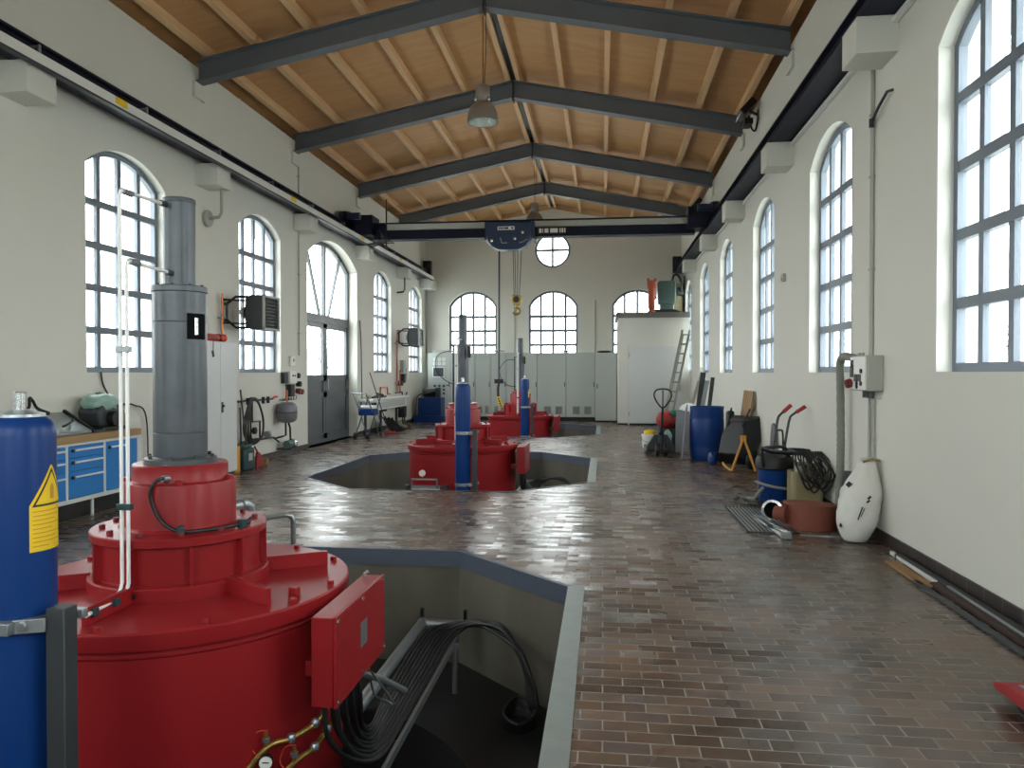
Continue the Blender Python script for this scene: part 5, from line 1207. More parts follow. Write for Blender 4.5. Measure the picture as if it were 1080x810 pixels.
# fuse box with sockets
r = thing('fuse_box', 'grey fuse box with red power sockets on the window wall', 'fuse box', (XR - 0.08, 7.75, 1.43))
box('body', 'lightgrey', r, 2.475, XR, 7.50, 7.96, 1.43, 1.77, 0.008)
f = box('front_cover', 'white', r, 2.458, 2.476, 7.52, 7.95, 1.44, 1.76, 0.004)
box('meter_window', 'ink', f, 2.452, 2.459, 7.85, 7.94, 1.56, 1.68, 0)
for y, z in ((7.915, 1.50),):
    s_ = MB().cyl((2.46, y - 0.01, z + 0.01), (2.41, y - 0.01, z - 0.01), 0.042, 0.046, 16).build('power_socket', 'darkred', f, 0.004)
    MB().cyl((2.41, y - 0.01, z - 0.01), (2.402, y - 0.01, z - 0.012), 0.04, n=16).build('socket_lid', 'darkred', s_)
for y, z in ((7.90, 1.70), (7.78, 1.56), (7.68, 1.56)): box('breaker_window', 'ink', f, 2.452, 2.459, y - 0.045, y + 0.04, z - 0.04, z + 0.03, 0)
for y, z in ((7.74, 1.50), (7.62, 1.50), (7.74, 1.47), (7.62, 1.62)): MB().cyl((2.458, y, z), (2.445, y, z), 0.022, n=12).build('switch', 'black', f)
for y in (7.6, 7.7, 7.8): MB().cyl((2.55, y, 1.36), (2.55, y, 1.432), 0.022, n=10).build('cable_gland', 'darksteel', r)
for y in (7.8, 7.9): MB().cyl((2.53, y, 1.768), (2.53, y, 1.80), 0.015, n=10).build('blank_plug', 'lightgrey', r)
r = thing('flexible_duct', 'grey green ribbed hose hanging down from the fuse box', 'hose', (2.50, 8.5, 0.1))
pts = [(2.56, 7.97, 1.72), (2.52, 8.10, 1.76), (2.50, 8.30, 1.77), (2.50, 8.42, 1.70), (2.51, 8.44, 1.50), (2.52, 8.45, 1.0), (2.52, 8.45, 0.75), (2.515, 8.45, 0.5), (2.505, 8.45, 0.2), (2.50, 8.45, 0.05)]
mb = MB(); mb.tube(pts, 0.04, 12, smooth=8)
n0 = 12; rings = len(mb.v) // n0
for k in range(rings):
    c = sum((Vector(mb.v[k * n0 + j]) for j in range(n0)), Vector()) / n0; f_ = 1.07 if k % 2 else 0.97
    for j in range(n0): mb.v[k * n0 + j] = tuple(c + (Vector(mb.v[k * n0 + j]) - c) * f_)
mb.build('duct', 'silverhose', r)
tag(MB().prism([(7.85, 0.005), (8.75, 0.005), (8.75, 0.25), (8.55, 0.55), (7.85, 0.62)], 2.585, 2.60, 'x').build('grey_plate', 'vessel', None, 0.002), 'flat grey plate leaning on the wall behind the white sack', 'plate')

# white sack
r = thing('granulate_sack', 'full white woven sack slumped against the window wall', 'sack', (2.42, 7.55, 0))
mb = MB(); rnd = random.Random(11); NN, KK = 28, 22
for i in range(KK + 1):
    t = i / KK; z = 0.80 * t
    w = (0.10 + 0.13 * math.sin(min(1, t * 3.0) * PI / 2)) * (1 if t < 0.62 else max(0.25, 1 - (t - 0.62) * 1.75)) if t > 0 else 0.0
    if t == 0: w = 0.04
    cx = 2.385 + 0.14 * t; cy = 7.52 + 0.07 * t
    for j in range(NN):
        a = 2 * PI * j / NN; k_ = 1 + 0.016 * math.sin(16 * t * PI + 3 * a) * (0.3 + 0.7 * abs(math.cos(a))) + rnd.uniform(-.012, .012)
        mb.v.append((cx + w * 0.92 * k_ * math.cos(a) * (0.75 if math.cos(a) > 0 else 1), cy + w * 0.88 * k_ * math.sin(a), max(0.0, z - 0.02 * (1 if i else 0) + 0.012 * math.sin(5 * a) * (t > 0.9))))
for i in range(KK):
    for j in range(NN): mb.f.append((i * NN + j, i * NN + (j + 1) % NN, (i + 1) * NN + (j + 1) % NN, (i + 1) * NN + j))
mb.f.append(tuple(reversed(range(NN)))); mb.f.append(tuple(KK * NN + j for j in range(NN)))
bag = mb.build('sack_body', 'sack', r, angle=80)
prt = MB()
def on_sack(a, z):
    t = z / 0.80; w = (0.10 + 0.13 * math.sin(min(1, t * 3.0) * PI / 2)) * (1 if t < 0.62 else max(0.25, 1 - (t - 0.62) * 1.75))
    return Vector((2.385 + 0.14 * t + (w * 0.92 + 0.013) * math.cos(a), 7.52 + 0.07 * t + (w * 0.88 + 0.013) * math.sin(a), z - 0.02))
for a, z0, z1, w in ((-1.95, 0.26, 0.38, 0.012), (-1.86, 0.29, 0.37, 0.007), (-1.72, 0.42, 0.445, 0.018), (-1.70, 0.455, 0.48, 0.02), (-2.75, 0.55, 0.585, 0.05), (-2.75, 0.17, 0.20, 0.03)):
    p, q = on_sack(a, z0), on_sack(a + 0.10, z1); prt.beam(p, q, w, 0.004, (math.cos(a), math.sin(a), 0))
prt.build('stencil_print', 'ink', r)
MB().tube([on_sack(-2.4, 0.76) + Vector((0, 0, .02)), on_sack(-1.5, 0.78) + Vector((0, 0, .025)), on_sack(-0.6, 0.77) + Vector((0, 0, .02))], 0.012, 8, smooth=4).build('tie', 'beige', r)

# skirting debris: planks and strips along the window wall
for name, m, p0, p1, w, h, lab, cat in (
    ('trim_strip', 'white', (2.53, 7.02, 0.018), (2.50, 6.05, 0.018), 0.03, 0.03, 'white strip lying by the skirting nearest the sack', 'strip'),
    ('timber_plank', 'wood', (2.41, 6.70, 0.012), (2.41, 5.95, 0.012), 0.10, 0.02, 'short bare timber plank on the floor beside the white strip', 'plank'),
    ('timber_plank', 'eave', (2.47, 6.0, 0.02), (2.45, 3.9, 0.02), 0.07, 0.035, 'long dark brown plank lying along the window wall', 'plank'),
    ('steel_profile', 'darksteel', (2.54, 6.9, 0.02), (2.54, 3.9, 0.02), 0.06, 0.04, 'long dark steel profile tight against the skirting', 'profile'),
    ('aluminium_profile', 'galv', (2.50, 5.85, 0.045), (2.47, 4.3, 0.045), 0.022, 0.014, 'thin bright metal profile lying on the dark planks', 'profile'),
    ('timber_plank', 'darksteel', (2.365, 6.1, 0.012), (2.37, 4.2, 0.012), 0.05, 0.02, 'narrow blackened plank lying farthest out from the skirting', 'plank')):
    tag(MB().beam(p0, p1, w, h).build(name, m, None, 0.003), lab, cat)

# ------------------------------------------------------------------ right-hand group: drain, hose, coupling, vacuum, canister, hand truck
r = thing('floor_grate', 'rectangular steel floor grate in the brick paving near the fire hose', 'grate', (1.68, 8.5, 0))
box('tray', 'black', r, 1.44, 1.92, 7.82, 9.25, 0.001, 0.004, 0)
mb = MB()
for a, b, c, d in ((1.43, 1.455, 7.80, 9.27), (1.905, 1.93, 7.80, 9.27), (1.43, 1.93, 7.80, 7.825), (1.43, 1.93, 9.245, 9.27)): mb.box(a, b, c, d, 0.001, 0.014)
mb.build('grate_frame', 'darksteel', r)
b0 = MB().box(1.47, 1.485, 7.825, 9.245, 0.003, 0.012).build('grate_slat', 'galv', r)
for k in range(1, 11): put(b0, 0.041 * k, 0, 0, r)

r = thing('fire_hose_roll', 'brown flat fire hose rolled up on the floor', 'hose', (2.14, 8.22, 0))
mb = MB(); N2 = 72; R0, R1, turns = 0.07, 0.27, 7
pts = [(lambda a, q: (2.14 + q * math.cos(a), 8.22 + q * math.sin(a)))(2 * PI * turns * k / (turns * 30) + 2.6, R0 + (R1 - R0) * k / (turns * 30)) for k in range(turns * 30 + 1)]
for k, (x, y) in enumerate(pts):
    dx, dy = x - 2.14, y - 8.22; q = math.hypot(dx, dy); ux, uy = dx / q, dy / q; wob = 0.012 * math.sin(k * 0.21)
    for (dr_, z) in ((-0.011, 0.0), (0.011, 0.0), (0.014, 0.14), (0.011, 0.24 + wob), (-0.011, 0.24 + wob), (-0.014, 0.14)): mb.v.append((x + ux * dr_, y + uy * dr_, z))
for k in range(len(pts) - 1):
    for j in range(6): mb.f.append((k * 6 + j, k * 6 + (j + 1) % 6, (k + 1) * 6 + (j + 1) % 6, (k + 1) * 6 + j))
mb.f.append((5, 4, 3, 2, 1, 0)); k = (len(pts) - 1) * 6; mb.f.append(tuple(k + j for j in range(6)))
mb.build('hose_coil', 'hosebrown', r)
MB().tube([(1.90, 8.12, 0.14), (1.86, 8.15, 0.14), (1.80, 8.20, 0.14)], [0.10, 0.085, 0.075], 16, smooth=3).build('hose_end', 'hosebrown', r)
c = Vector((1.775, 8.235, 0.16)); d = Vector((-0.30, -0.94, 0.10)).normalized()
s = MB()
s.tube([c + d * -0.05, c + d * 0.0], 0.082, 24); s.build('coupling_neck', 'galv', r)
a_ = d.orthogonal().normalized(); b_ = d.cross(a_)
rg = MB(); prof = [(0.072, -0.02), (0.108, -0.02), (0.112, 0.0), (0.108, 0.035), (0.084, 0.04), (0.075, 0.0)]
base = 0; n_ = 32
for (q, h) in prof:
    for j in range(n_): t = 2 * PI * j / n_; rg.v.append(tuple(c + d * (h + 0.01) + (a_ * math.cos(t) + b_ * math.sin(t)) * q))
for i in range(len(prof)):
    i2 = (i + 1) % len(prof)
    for j in range(n_): rg.f.append((i * n_ + j, i * n_ + (j + 1) % n_, i2 * n_ + (j + 1) % n_, i2 * n_ + j))
rg.build('coupling_ring', 'chrome', r)
MB().cyl(c + d * 0.0, c + d * 0.012, 0.076, n=24).build('coupling_bore', 'blackcloth', r)

r = thing('folded_tripod', 'folded bright metal tripod legs lying beside the floor grate', 'tripod', (1.74, 8.0, 0))
for p0, p1, m in (((1.66, 8.62, 0.02), (1.72, 7.58, 0.02), 'chrome'), ((1.73, 8.60, 0.02), (1.775, 7.56, 0.02), 'galv'), ((1.71, 8.02, 0.055), (1.79, 7.60, 0.05), 'chrome')): MB().beam(p0, p1, 0.035, 0.03).build('leg', m, r, 0.004)
MB().obox((1.755, 7.55, 0.035), (0.10, 0.05, 0.06)).build('hinge_block', 'galv', r, 0.005)
MB().obox((1.72, 8.0, 0.045), (0.10, 0.04, 0.03)).build('clamp', 'darksteel', r, 0.004)
tag(MB().beam((1.93, 7.74, 0.006), (2.36, 7.70, 0.006), 0.03, 0.01).build('metal_strip', 'galv'), 'thin metal strip on the paving before the fire hose', 'strip')

r = thing('industrial_vacuum', 'blue drum vacuum cleaner with black head and hose', 'vacuum cleaner', (2.10, 9.66, 0))
MB().lathe([(0, 0.05), (0.18, 0.05), (0.195, 0.08), (0.20, 0.40), (0.205, 0.42), (0, 0.42)], 36, (2.10, 9.66, 0)).build('drum', 'blue', r)
MB().lathe([(0.205, 0.42), (0.225, 0.44), (0.225, 0.52), (0.20, 0.58), (0.12, 0.62), (0, 0.625), (0, 0.42)], 32, (2.10, 9.66, 0)).build('motor_head', 'black', r)
MB().tube([(1.93, 9.5, 0.46), (1.92, 9.48, 0.66), (2.0, 9.5, 0.70), (2.2, 9.52, 0.69), (2.26, 9.55, 0.50)], 0.02, 8, smooth=4).build('handle', 'black', r)
for a in (0.4, 1.9, 3.6, 5.2): MB().cyl((2.10 + 0.2 * math.cos(a), 9.66 + 0.2 * math.sin(a), 0.035), (2.10 + 0.22 * math.cos(a), 9.66 + 0.22 * math.sin(a), 0.035), 0.035, n=14).build('caster', 'black', r)
MB().tube([(2.1 + 0.235 * math.cos(-2.9 + 0.33 * k), 9.66 + 0.235 * math.sin(-2.9 + 0.33 * k), 0.27 - 0.012 * k) for k in range(9)], 0.018, 8).build('hose_wrap', 'silverhose', r)
MB().tube([(1.92, 9.42, 0.22), (1.86, 9.40, 0.16), (1.85, 9.5, 0.08), (1.90, 9.7, 0.04), (1.82, 9.9, 0.02)], 0.02, 8, smooth=5).build('suction_hose', 'silverhose', r)
MB().box(1.88, 1.98, 9.40, 9.50, 0.05, 0.14).build('inlet', 'blue', r, 0.01)

r = thing('water_canister', 'olive beige canister standing between blue vacuum and fire hose', 'canister', (2.36, 9.15, 0))
MB().prism([(2.20, 9.07), (2.50, 9.07), (2.53, 9.1), (2.53, 9.33), (2.50, 9.36), (2.20, 9.36), (2.17, 9.33), (2.17, 9.1)], 0.0, 0.46, 'z').build('body', 'beige', r, 0.03)
MB().cyl((2.27, 9.15, 0.46), (2.27, 9.15, 0.52), 0.05, n=16).build('cap', 'lightgrey', r)
MB().tube([(2.36, 9.15, 0.46), (2.37, 9.15, 0.53), (2.46, 9.15, 0.53), (2.47, 9.15, 0.46)], 0.018, 8).build('handle', 'beige', r)
r = thing('pressure_washer', 'black tubular washer frame draped with black cables beside the canister', 'washer', (2.45, 9.5, 0))
for y in (9.40, 9.85): MB().tube([(2.30, y, 0.64), (2.52, y, 0.63), (2.57, y, 0.56), (2.58, y, 0.02)], 0.026, 10, smooth=5).build('frame_tube', 'blackmetal', r)
MB().cyl((2.30, 9.40, 0.64), (2.30, 9.85, 0.64), 0.024, n=10).build('cross_tube', 'blackmetal', r)
MB().tube([(1.88, 9.38, 0.70), (2.0, 9.38, 0.66), (2.30, 9.40, 0.64)], 0.026, 10).build('push_tube', 'blackmetal', r)
MB().box(2.36, 2.56, 9.45, 9.80, 0.10, 0.50).build('pump_housing', 'blackmetal', r, 0.03)
for y in (9.42, 9.83): MB().cyl((2.40, y - 0.02, 0.10), (2.40, y + 0.02, 0.10), 0.10, n=20).build('wheel', 'black', r)
rnd = random.Random(21)
for k in range(9):
    x = 2.28 + 0.03 * k; f_ = rnd.uniform(0.16, 0.36)
    MB().tube([(x, 9.38, 0.66), (x - 0.04, 9.33, 0.60), (x - 0.08 + rnd.uniform(-.04, .04), 8.98 - 0.012 * k, 0.62 - f_ * 0.6), (x + 0.02, 8.965, 0.56 - f_), (x + 0.12, 8.98, 0.60 - f_ * 0.5), (x + 0.08, 9.34, 0.63), (x + 0.05, 9.40, 0.665)], 0.011, 6, smooth=6).build('cable_loop', 'black', r)
tag(MB().ball((2.44, 7.93, 0.09), 0.1, 14, (0.95, 1.1, 0.9)).build('dark_bag', 'black', angle=80), 'small dark bag wedged between fire hose roll and sack', 'bag')
tag(MB().tube([(1.95, 10.0, 0.012), (1.80, 10.3, 0.012), (1.72, 10.0, 0.012), (1.62, 9.7, 0.012), (1.70, 9.45, 0.012), (1.85, 9.42, 0.012), (1.80, 9.8, 0.02), (1.70, 10.5, 0.012), (1.85, 10.9, 0.012), (2.0, 10.7, 0.012), (1.88, 10.4, 0.03)], 0.009, 6, smooth=8).build('power_cable', 'black'), 'black cable snaking over the paving beside the blue vacuum', 'cable')

r = thing('hand_truck', 'grey hand truck with two red grips leaning on the wall', 'hand truck', (2.3, 10.2, 0))
for k, P in enumerate(([(2.10, 10.05, 0.16), (2.17, 10.05, 0.59), (2.225, 10.08, 0.98), (2.27, 10.1, 1.07), (2.395, 10.12, 1.18)], [(2.22, 10.05, 0.16), (2.30, 10.05, 0.59), (2.37, 10.08, 0.985), (2.43, 10.1, 1.075), (2.57, 10.12, 1.165)])):
    MB().tube(P, 0.016, 10, smooth=3).build('side_tube', 'darksteel', r)
    g0, g1 = Vector(P[3]), Vector(P[4]); MB().tube([g0 + (g1 - g0) * 0.25, g1 + (g1 - g0) * 0.08], [0.024, 0.026], 10).build('grip', 'brushred', r, 0.004)
MB().tube([(2.16, 10.05, 0.5), (2.20, 10.04, 0.83), (2.25, 10.04, 0.87), (2.285, 10.04, 0.83), (2.29, 10.05, 0.5)], 0.013, 8, smooth=3).build('brace', 'darksteel', r)
MB().box(2.02, 2.30, 10.0, 10.03, 0.005, 0.16).build('toe_plate', 'darksteel', r)
for x in (2.05, 2.27): MB().cyl((x - 0.02, 10.16, 0.11), (x + 0.02, 10.16, 0.11), 0.11, n=20).build('wheel', 'black', r)
MB().cyl((2.03, 10.16, 0.11), (2.29, 10.16, 0.11), 0.014, n=8).build('axle', 'darksteel', r)
MB().box(2.05, 2.27, 10.03, 10.06, 0.15, 0.22).build('cross_plate', 'darksteel', r)

# wheelbarrow tilted up against the wall, slats behind it
r = thing('wheelbarrow', 'black wheelbarrow tipped up against the wall on an ochre frame', 'wheelbarrow', (2.25, 13.1, 0))
mb = MB()
rim = [(-0.30, 0), (0.30, 0), (0.36, 0.45), (0.30, 0.86), (-0.30, 0.86), (-0.36, 0.45)]
flo = [(-0.20, 0.12), (0.20, 0.12), (0.23, 0.42), (0.18, 0.70), (-0.18, 0.70), (-0.23, 0.42)]
u_ = Vector((0.55, -0.62, 0)).normalized(); up_ = Vector((0.28, 0.20, 0.93)).normalized(); nn = u_.cross(up_).normalized()
o_ = Vector((2.16, 13.15, 0.08))
for poly, dp in ((rim, 0.10), (flo, -0.14), (rim, 0.085), (flo, -0.155)):
    for a, b in poly: mb.v.append(tuple(o_ + u_ * a + up_ * b + nn * (-dp)))
for j in range(6):
    k = (j + 1) % 6; mb.f += [(j, k, 6 + k, 6 + j), (12 + j, 18 + j, 18 + k, 12 + k), (j, 12 + j, 12 + k, k)]
mb.f += [(6, 7, 8, 9, 10, 11), (23, 22, 21, 20, 19, 18)]
mb.build('tray', 'blackplastic', r, 0.02)
MB().tube([o_ + u_ * a + up_ * b + nn * -0.09 for a, b in rim], 0.016, 8, closed=True).build('rim', 'blackmetal', r)
A_ = Vector((2.28, 12.74, 0.55))
for e in ((2.07, 12.58, 0.022), (2.44, 12.55, 0.022)): MB().tube([A_, Vector(e)], 0.02, 10).build('leg', 'ochre', r)
MB().tube([(2.07, 12.58, 0.022), (2.00, 12.72, 0.07), (1.97, 12.86, 0.12)], 0.018, 8, smooth=3).build('frame_tube', 'ochre', r)
MB().obox((2.28, 12.76, 0.53), (0.09, 0.06, 0.10)).build('frame_joint', 'ochre', r, 0.01)
MB().cyl((2.42, 13.0, 0.16), (2.50, 12.95, 0.16), 0.16, n=22).build('wheel', 'black', r, 0.02)
for a in (-0.15, 0.15): MB().tube([o_ + u_ * a + up_ * 0.6 + nn * 0.17, o_ + u_ * a * 1.3 + up_ * 0.93 + nn * 0.14], 0.016, 8).build('handle', 'blackmetal', r)
r = thing('slat_panel', 'pale wooden slat panel leaning on the wall behind the black wheelbarrow', 'panel', (2.5, 13.7, 0))
for k in range(5): MB().beam((2.40, 13.50 + 0.18 * k, 0.0), (2.57, 13.50 + 0.18 * k, 1.29), 0.14, 0.02, (1, 0, 0)).build('slat', 'wood', r, 0.003)
MB().beam((2.556, 13.43, 1.0), (2.556, 14.29, 1.0), 0.02, 0.08).build('batten', 'wood', r)
MB().beam((2.45, 13.43, 0.2), (2.45, 14.29, 0.2), 0.02, 0.08).build('batten', 'wood', r)
mb = MB(); prof = [(11.95 + 0.19 * math.cos(t), 0.42 + 0.42 * math.sin(t)) for t in [2 * PI * k / 24 for k in range(24)]]
tag(mb.prism(prof, 2.57, 2.60, 'x').build('oval_board', 'vessel', None, 0.004), 'grey oval board leaning on the wall beside the wheelbarrow', 'board')
rnd = random.Random(2); mb = MB().ball((1.90, 13.50, 0.12), 0.12, 16, (0.7, 1.1, 1.1)); mb.v = [(x + rnd.uniform(-.012, .012), y + rnd.uniform(-.012, .012), max(0, z + rnd.uniform(-.012, .012))) for x, y, z in mb.v]
tag(mb.build('plastic_bag', 'blue', angle=80), 'small blue plastic bag on the floor between barrel and wheelbarrow', 'bag')

# blue barrel
r = thing('plastic_barrel', 'open blue plastic barrel standing by the window wall', 'barrel', (1.91, 14.35, 0))
MB().lathe([(0, 0), (0.275, 0), (0.29, 0.02), (0.30, 0.10), (0.305, 0.22), (0.298, 0.25), (0.305, 0.28), (0.308, 0.5), (0.305, 0.74), (0.298, 0.77), (0.303, 0.80), (0.30, 0.94), (0.308, 0.95), (0.308, 0.985), (0.30, 0.99), (0.285, 0.985), (0.285, 0.90), (0.27, 0.20), (0, 0.20)], 56, (1.91, 14.35, 0)).build('body', 'blue', r)
tag(MB().prism([(14.55, 0.0), (14.95, 0.0), (14.9, 0.88), (14.6, 0.9)], 2.33, 2.45, 'x').build('rubble_sack', 'black', None, 0.04), 'black sack standing between the blue barrel and the wall', 'sack')
tag(MB().beam((1.44, 14.2, 0.005), (1.56, 14.52, 0.98), 0.28, 0.02, (1, 0, 0)).build('rubber_mat', 'vessel', None, 0.004), 'dark grey sheet leaning against the side of the blue barrel', 'sheet')

# pallet trucks
def pallet_truck(x, y, s, m, label, metal):
    """x, y: middle of the steering head; s = +1 forks run towards the back wall"""
    r = thing('pallet_truck', label, 'pallet truck', (x, y, 0), None)
    for dx in (-0.19, 0.19):
        f = MB().prism([(y + s * 0.12, 0.055), (y + s * 0.12, 0.115), (y + s * 1.15, 0.115), (y + s * 1.27, 0.075), (y + s * 1.27, 0.045)], x + dx - 0.08, x + dx + 0.08, 'x').build('fork', m, r, 0.006)
        MB().box(x + dx - 0.04, x + dx + 0.04, y + s * 0.25, y + s * 1.12, 0.116, 0.120).build('wear_strip', 'galv', f)
        MB().cyl((x + dx - 0.05, y + s * 1.08, 0.041), (x + dx + 0.05, y + s * 1.08, 0.041), 0.04, n=16).build('load_roller', 'black', f)
    MB().prism([(x - 0.27, 0.10), (x + 0.27, 0.10), (x + 0.26, 0.20), (x + 0.12, 0.40), (x - 0.12, 0.40), (x - 0.26, 0.20)], y + s * 0.04, y + s * 0.14, 'y').build('cross_head', metal, r, 0.01)
    MB().cyl((x, y - s * 0.04, 0.12), (x, y - s * 0.04, 0.44), 0.06, n=18).build('pump_cylinder', metal, r, 0.006)
    MB().box(x - 0.05, x + 0.05, y - s * 0.12, y + s * 0.05, 0.40, 0.48).build('pump_head', 'blackmetal', r, 0.01)
    for dx in (-0.075, 0.075):
        w = MB().lathe([(0.0, -0.035), (0.12, -0.035), (0.13, -0.025), (0.13, 0.025), (0.12, 0.035), (0, 0.035)], 28, (x + dx, y - s * 0.10, 0.13), 'x').build('steer_wheel', 'black', r)
        MB().lathe([(0, -0.039), (0.06, -0.039), (0.06, 0.039), (0, 0.039)], 16, (x + dx, y - s * 0.10, 0.13), 'x').build('hub', 'galv', w)
    MB().cyl((x - 0.12, y - s * 0.10, 0.13), (x + 0.12, y - s * 0.10, 0.13), 0.015, n=8).build('axle', 'darksteel', r)
    top = Vector((x + 0.02, y - s * 0.14, 0.93))
    MB().tube([(x, y - s * 0.10, 0.44), top], 0.024, 10).build('tiller', 'blackmetal', r)
    lp = [(0, 0), (-0.10, 0.10), (-0.16, 0.22), (-0.15, 0.31), (-0.08, 0.36), (0.08, 0.36), (0.15, 0.31), (0.16, 0.22), (0.10, 0.10)]
    MB().tube([(top.x + a, top.y - s * b * 0.1, top.z + b) for a, b in lp], 0.016, 8, closed=True, smooth=3).build('loop_handle', 'black', r)
    MB().tube([(top.x, top.y, top.z), (top.x, top.y - s * 0.03, top.z + 0.34)], 0.013, 8).build('lever_bar', 'blackmetal', r)
    return r
pallet_truck(1.12, 14.95, 1, 'darksteel', 'dark pallet truck with upright loop handle left of the blue barrel', 'darksteel')
pallet_truck(2.19, 2.72, 1, 'brushred', 'red pallet truck cut off at the frame edge, only a fork showing', 'brushred')

# load on and around the black pallet truck
r = thing('mortar_bucket', 'white bucket with a yellow cloth in it on the paving', 'bucket', (0.99, 16.55, 0))
MB().lathe([(0, 0), (0.135, 0), (0.14, 0.01), (0.165, 0.26), (0.172, 0.262), (0.172, 0.285), (0.165, 0.29), (0.155, 0.285), (0.13, 0.02), (0, 0.02)], 36, (0.99, 16.55, 0)).build('pail', 'white', r)
MB().tube([(0.825, 16.55, 0.24), (0.85, 16.45, 0.16), (0.99, 16.36, 0.12), (1.13, 16.45, 0.16), (1.155, 16.55, 0.24)], 0.005, 6, smooth=5).build('bail', 'darksteel', r)
rnd = random.Random(8); mb = MB().ball((1.0, 16.55, 0.30), 0.12, 18, (1.15, 1.1, 0.72)); mb.v = [(x + rnd.uniform(-.014, .014), y + rnd.uniform(-.014, .014), z + rnd.uniform(-.014, .014)) for x, y, z in mb.v]
tag(mb.build('cleaning_cloth', 'yellow', angle=80), 'bunched yellow cloth stuffed in the white bucket', 'cloth')
r = thing('transport_crate', 'low dark crate loaded behind the black pallet truck', 'crate', (1.5, 16.3, 0))
mb = MB().box(1.18, 1.95, 16.3, 16.95, 0.10, 0.16)
mb.box(1.18, 1.95, 16.3, 16.33, 0.16, 0.42).box(1.18, 1.95, 16.92, 16.95, 0.16, 0.42).box(1.18, 1.21, 16.33, 16.92, 0.16, 0.42).box(1.92, 1.95, 16.33, 16.92, 0.16, 0.42)
mb.build('body', 'darksteel', r)
for x in (1.20, 1.52, 1.86): MB().box(x, x + 0.07, 16.32, 16.93, 0, 0.10).build('skid', 'darksteel', r)
def lump(name, m, c, rad, sc, lab, cat, seed):
    rn = random.Random(seed); mb = MB().ball(c, rad, 18, sc)
    mb.v = [(x + rn.uniform(-.02, .02), y + rn.uniform(-.02, .02), z + rn.uniform(-.02, .02)) for x, y, z in mb.v]
    o = mb.build(name, m, None, angle=80); return tag(o, lab, cat)
lump('tool_bag', 'brushred', (1.34, 16.52, 0.60), 0.2, (1.1, 0.9, 0.9), 'red bag lying on the dark crate behind the pallet truck', 'bag', 1)
lump('tool_bag', 'darkred', (1.58, 16.84, 0.54), 0.16, (1.1, 0.8, 0.8), 'dark red bag between the red and green items on the crate', 'bag', 2)
lump('plastic_sack', 'white', (1.83, 16.62, 0.74), 0.19, (1.15, 0.9, 1.1), 'crumpled white sack on the dark crate beside the barrel', 'sack', 3)
r = thing('green_bottle', 'green plastic bottle lying on the loaded crate', 'bottle', (1.55, 16.15, 0.72))
MB().lathe([(0, -0.13), (0.075, -0.12), (0.08, -0.08), (0.08, 0.10), (0.03, 0.16), (0.03, 0.2), (0, 0.2)], 20, (1.56, 16.44, 0.74), 'x').build('body', 'green', r)
MB().lathe([(0, 0.2), (0.034, 0.2), (0.034, 0.23), (0, 0.23)], 14, (1.56, 16.44, 0.74), 'x').build('cap', 'white', r)
lump('watering_bag', 'bag', (1.30, 15.6, 0.29), 0.10, (0.8, 0.9, 1.5), 'pale green bag standing on a fork behind the handle of the pallet truck', 'bag', 4)
tag(MB().beam((1.58, 15.45, 0.005), (1.66, 16.22, 0.80), 0.28, 0.03, (0, 1, 0)).build('grey_board', 'vessel', None, 0.004), 'grey board leaning on the crate between pallet truck and barrel', 'board')

# ladder and boards in the corner
r = thing('ladder', 'pale aluminium ladder leaning in the corner by the white room', 'ladder', (1.9, 22.9, 0))
p0, p1 = Vector((1.84, 22.7, 0.0)), Vector((2.485, 23.36, 2.90)); sd = Vector((0.105, -0.03, 0))
for k in (-1, 1): MB().beam(p0 + sd * k, p1 + sd * k + Vector((0, 0, 0.0)), 0.065, 0.07, (0, -1, 0.2)).build('stile', 'aluminium', r)
for k in range(10):
    q = p0 + (p1 - p0) * ((k + 0.7) / 10.2); MB().cyl(q - sd, q + sd, 0.022, n=8).build('rung', 'aluminium', r)
for k in (-1, 1): MB().beam(p0 + sd * k * 0.8 + Vector((0.03, -0.07, 0.02)), p0 + (p1 - p0) * 0.95 + sd * k * 0.8 + Vector((0.03, -0.07, 0)), 0.03, 0.05, (0, -1, 0.2)).build('extension_stile', 'galv', r)
for k, (x, y, xt, h, w, m, lab) in enumerate(((2.26, 19.2, 2.47, 1.62, 0.13, 'darksteel', 'dark board leaning on the wall, widest beside the ladder'), (2.38, 18.2, 2.56, 1.50, 0.09, 'darksteel', 'narrow dark board leaning on the wall, nearest the barrel'),
                                              (2.24, 18.7, 2.50, 1.42, 0.10, 'galv', 'pale metal strip leaning among the dark boards'), (2.05, 19.9, 2.45, 1.40, 0.08, 'aluminium', 'slanting pale profile leaning beside the ladder foot'), (2.42, 20.4, 2.58, 1.75, 0.10, 'lightgrey', 'upright grey board tight against the wall by the ladder'))):
    tag(MB().beam((x, y, 0.0), (xt, y + 0.05, h), 0.03, w, (1, 0, 0)).build('leaning_board', m, None, 0.003), lab, 'board')

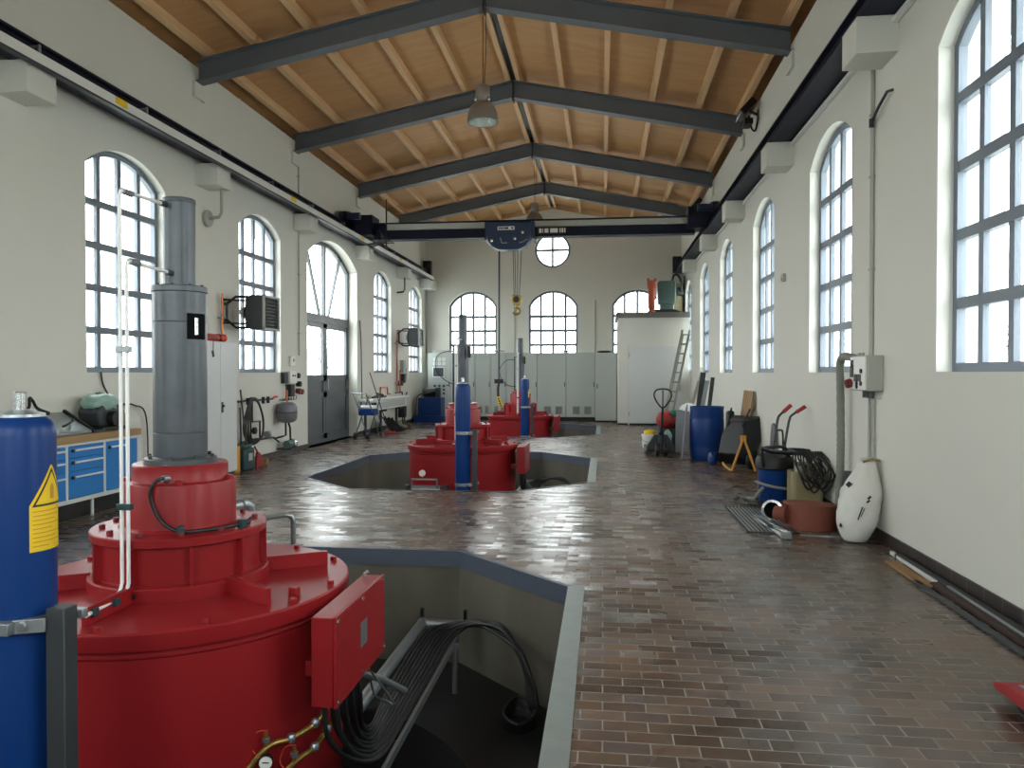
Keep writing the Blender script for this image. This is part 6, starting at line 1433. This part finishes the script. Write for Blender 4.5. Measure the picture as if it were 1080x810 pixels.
# bare trees outside the windows
def tree(x, y, h, seed, label):
    rn = random.Random(seed); r = thing('bare_tree', label, 'tree', (x, y, -0.3), 'bare trees outside')
    MB().tube([(x, y, -0.3), (x + 0.1, y, h * 0.4), (x + rn.uniform(-.3, .3), y, h)], [0.13, 0.10, 0.09, 0.08, 0.06, 0.05, 0.03, 0.02, 0.02], 7, smooth=4).build('trunk', 'bark', r)
    mb = MB()
    for k in range(34):
        z = h * (0.25 + 0.7 * k / 34); a = rn.uniform(0, 2 * PI); L_ = h * 0.30 * (1.15 - k / 40)
        q = Vector((x, y, z)); d_ = Vector((math.cos(a), math.sin(a), rn.uniform(0.5, 1.1))).normalized()
        e = q + d_ * L_; mb.tube([q, q + d_ * L_ * 0.5, e], [0.035, 0.02, 0.008], 5)
        for b in range(5):
            t = rn.uniform(0.3, 0.95); s_ = q + d_ * L_ * t; d2 = (d_ + Vector((rn.uniform(-.8, .8), rn.uniform(-.8, .8), rn.uniform(-.1, .6)))).normalized()
            mb.tube([s_, s_ + d2 * L_ * 0.4], [0.012, 0.004], 4)
    mb.build('branches', 'bark', r)
for k, (x, y, h, lab) in enumerate(((-16.6, 44, 5.0, 'bare tree outside seen through the glazed door, nearer the hinge side'), (-19.2, 54, 4.6, 'bare tree outside seen through the glazed door middle'), (-13.2, 39, 4.2, 'bare tree outside beyond the glazed door, farthest out'), (-18, 38, 4.0, 'bare tree outside the window beside the locker'), (14.5, 30, 4.2, 'bare tree outside the nearest tall window'))):
    tree(x, y, h, 30 + k, lab)

# ------------------------------------------------------------------ daylight
w = bpy.data.worlds.new('overcast'); SC.world = w; w.use_nodes = True
nt = w.node_tree; n = nt.nodes; L = nt.links
bg = n['Background']; tc = n.new('ShaderNodeTexCoord'); sp = n.new('ShaderNodeSeparateXYZ'); L.new(tc.outputs['Generated'], sp.inputs[0])
rp = n.new('ShaderNodeValToRGB'); rp.color_ramp.elements[0].position = 0.0; rp.color_ramp.elements[0].color = (0.93, 0.95, 0.95, 1)
rp.color_ramp.elements[1].position = 0.9; rp.color_ramp.elements[1].color = (0.86, 0.93, 1.0, 1)
L.new(sp.outputs['Z'], rp.inputs[0]); L.new(rp.outputs[0], bg.inputs['Color'])
bg.inputs['Strength'].default_value = 15.0
# portals in every opening guide the sky light in; they give no light of their own
def portal(x, y, z, sx, sz, rot):
    l = bpy.data.lights.new('window_portal', 'AREA'); l.shape = 'RECTANGLE'; l.size = sx; l.size_y = sz; l.cycles.is_portal = True
    o = bpy.data.objects.new('window_portal', l); COL.objects.link(o); o.location = (x, y, z); o.rotation_euler = rot
for op in left_ops: portal(XL - 0.45, op.c, (op.lo0 + op.zc + op.R) / 2, 2 * op.half, op.zc + op.R - op.lo0, (PI / 2, 0, -PI / 2))
for op in right_ops: portal(XR + 0.45, op.c, (op.lo0 + op.zc + op.R) / 2, 2 * op.half, op.zc + op.R - op.lo0, (PI / 2, 0, PI / 2))
for op in back_ops[:3]: portal(op.c, YB + 0.45, (op.lo0 + op.zc + op.R) / 2, 2 * op.half, op.zc + op.R - op.lo0, (PI / 2, 0, PI))
for op in front_ops[:3]: portal(op.c, YF - 0.45, (op.lo0 + op.zc + op.R) / 2, 2 * op.half, op.zc + op.R - op.lo0, (PI / 2, 0, 0))
portal(RX, YB + 0.45, 5.86, 1.24, 1.24, (PI / 2, 0, PI)); portal(RX, YF - 0.45, 5.86, 1.24, 1.24, (PI / 2, 0, 0))

# ------------------------------------------------------------------ camera
cam = bpy.data.cameras.new('camera'); co = bpy.data.objects.new('camera', cam); COL.objects.link(co)
cam.sensor_fit = 'HORIZONTAL'; cam.sensor_width = 36.0; cam.lens = 36.0 * 800 / 1080; cam.clip_start = 0.05; cam.clip_end = 500
yaw, pitch = math.atan(96 / 800), math.atan(11.5 / 800) * 0.993
co.location = (0, 0, 1.6); co.rotation_euler = (PI / 2 - pitch, 0, yaw)
SC.camera = co
SC.view_settings.view_transform = 'Standard'; SC.view_settings.look = 'None'; SC.view_settings.gamma = 1.0
SC.view_settings.use_curve_mapping = False; SC.view_settings.exposure = -0.12
SC.cycles.use_denoising = True
SC.cycles.max_bounces = 10; SC.cycles.diffuse_bounces = 6; SC.cycles.transparent_max_bounces = 16
SC.cycles.sample_clamp_indirect = 12
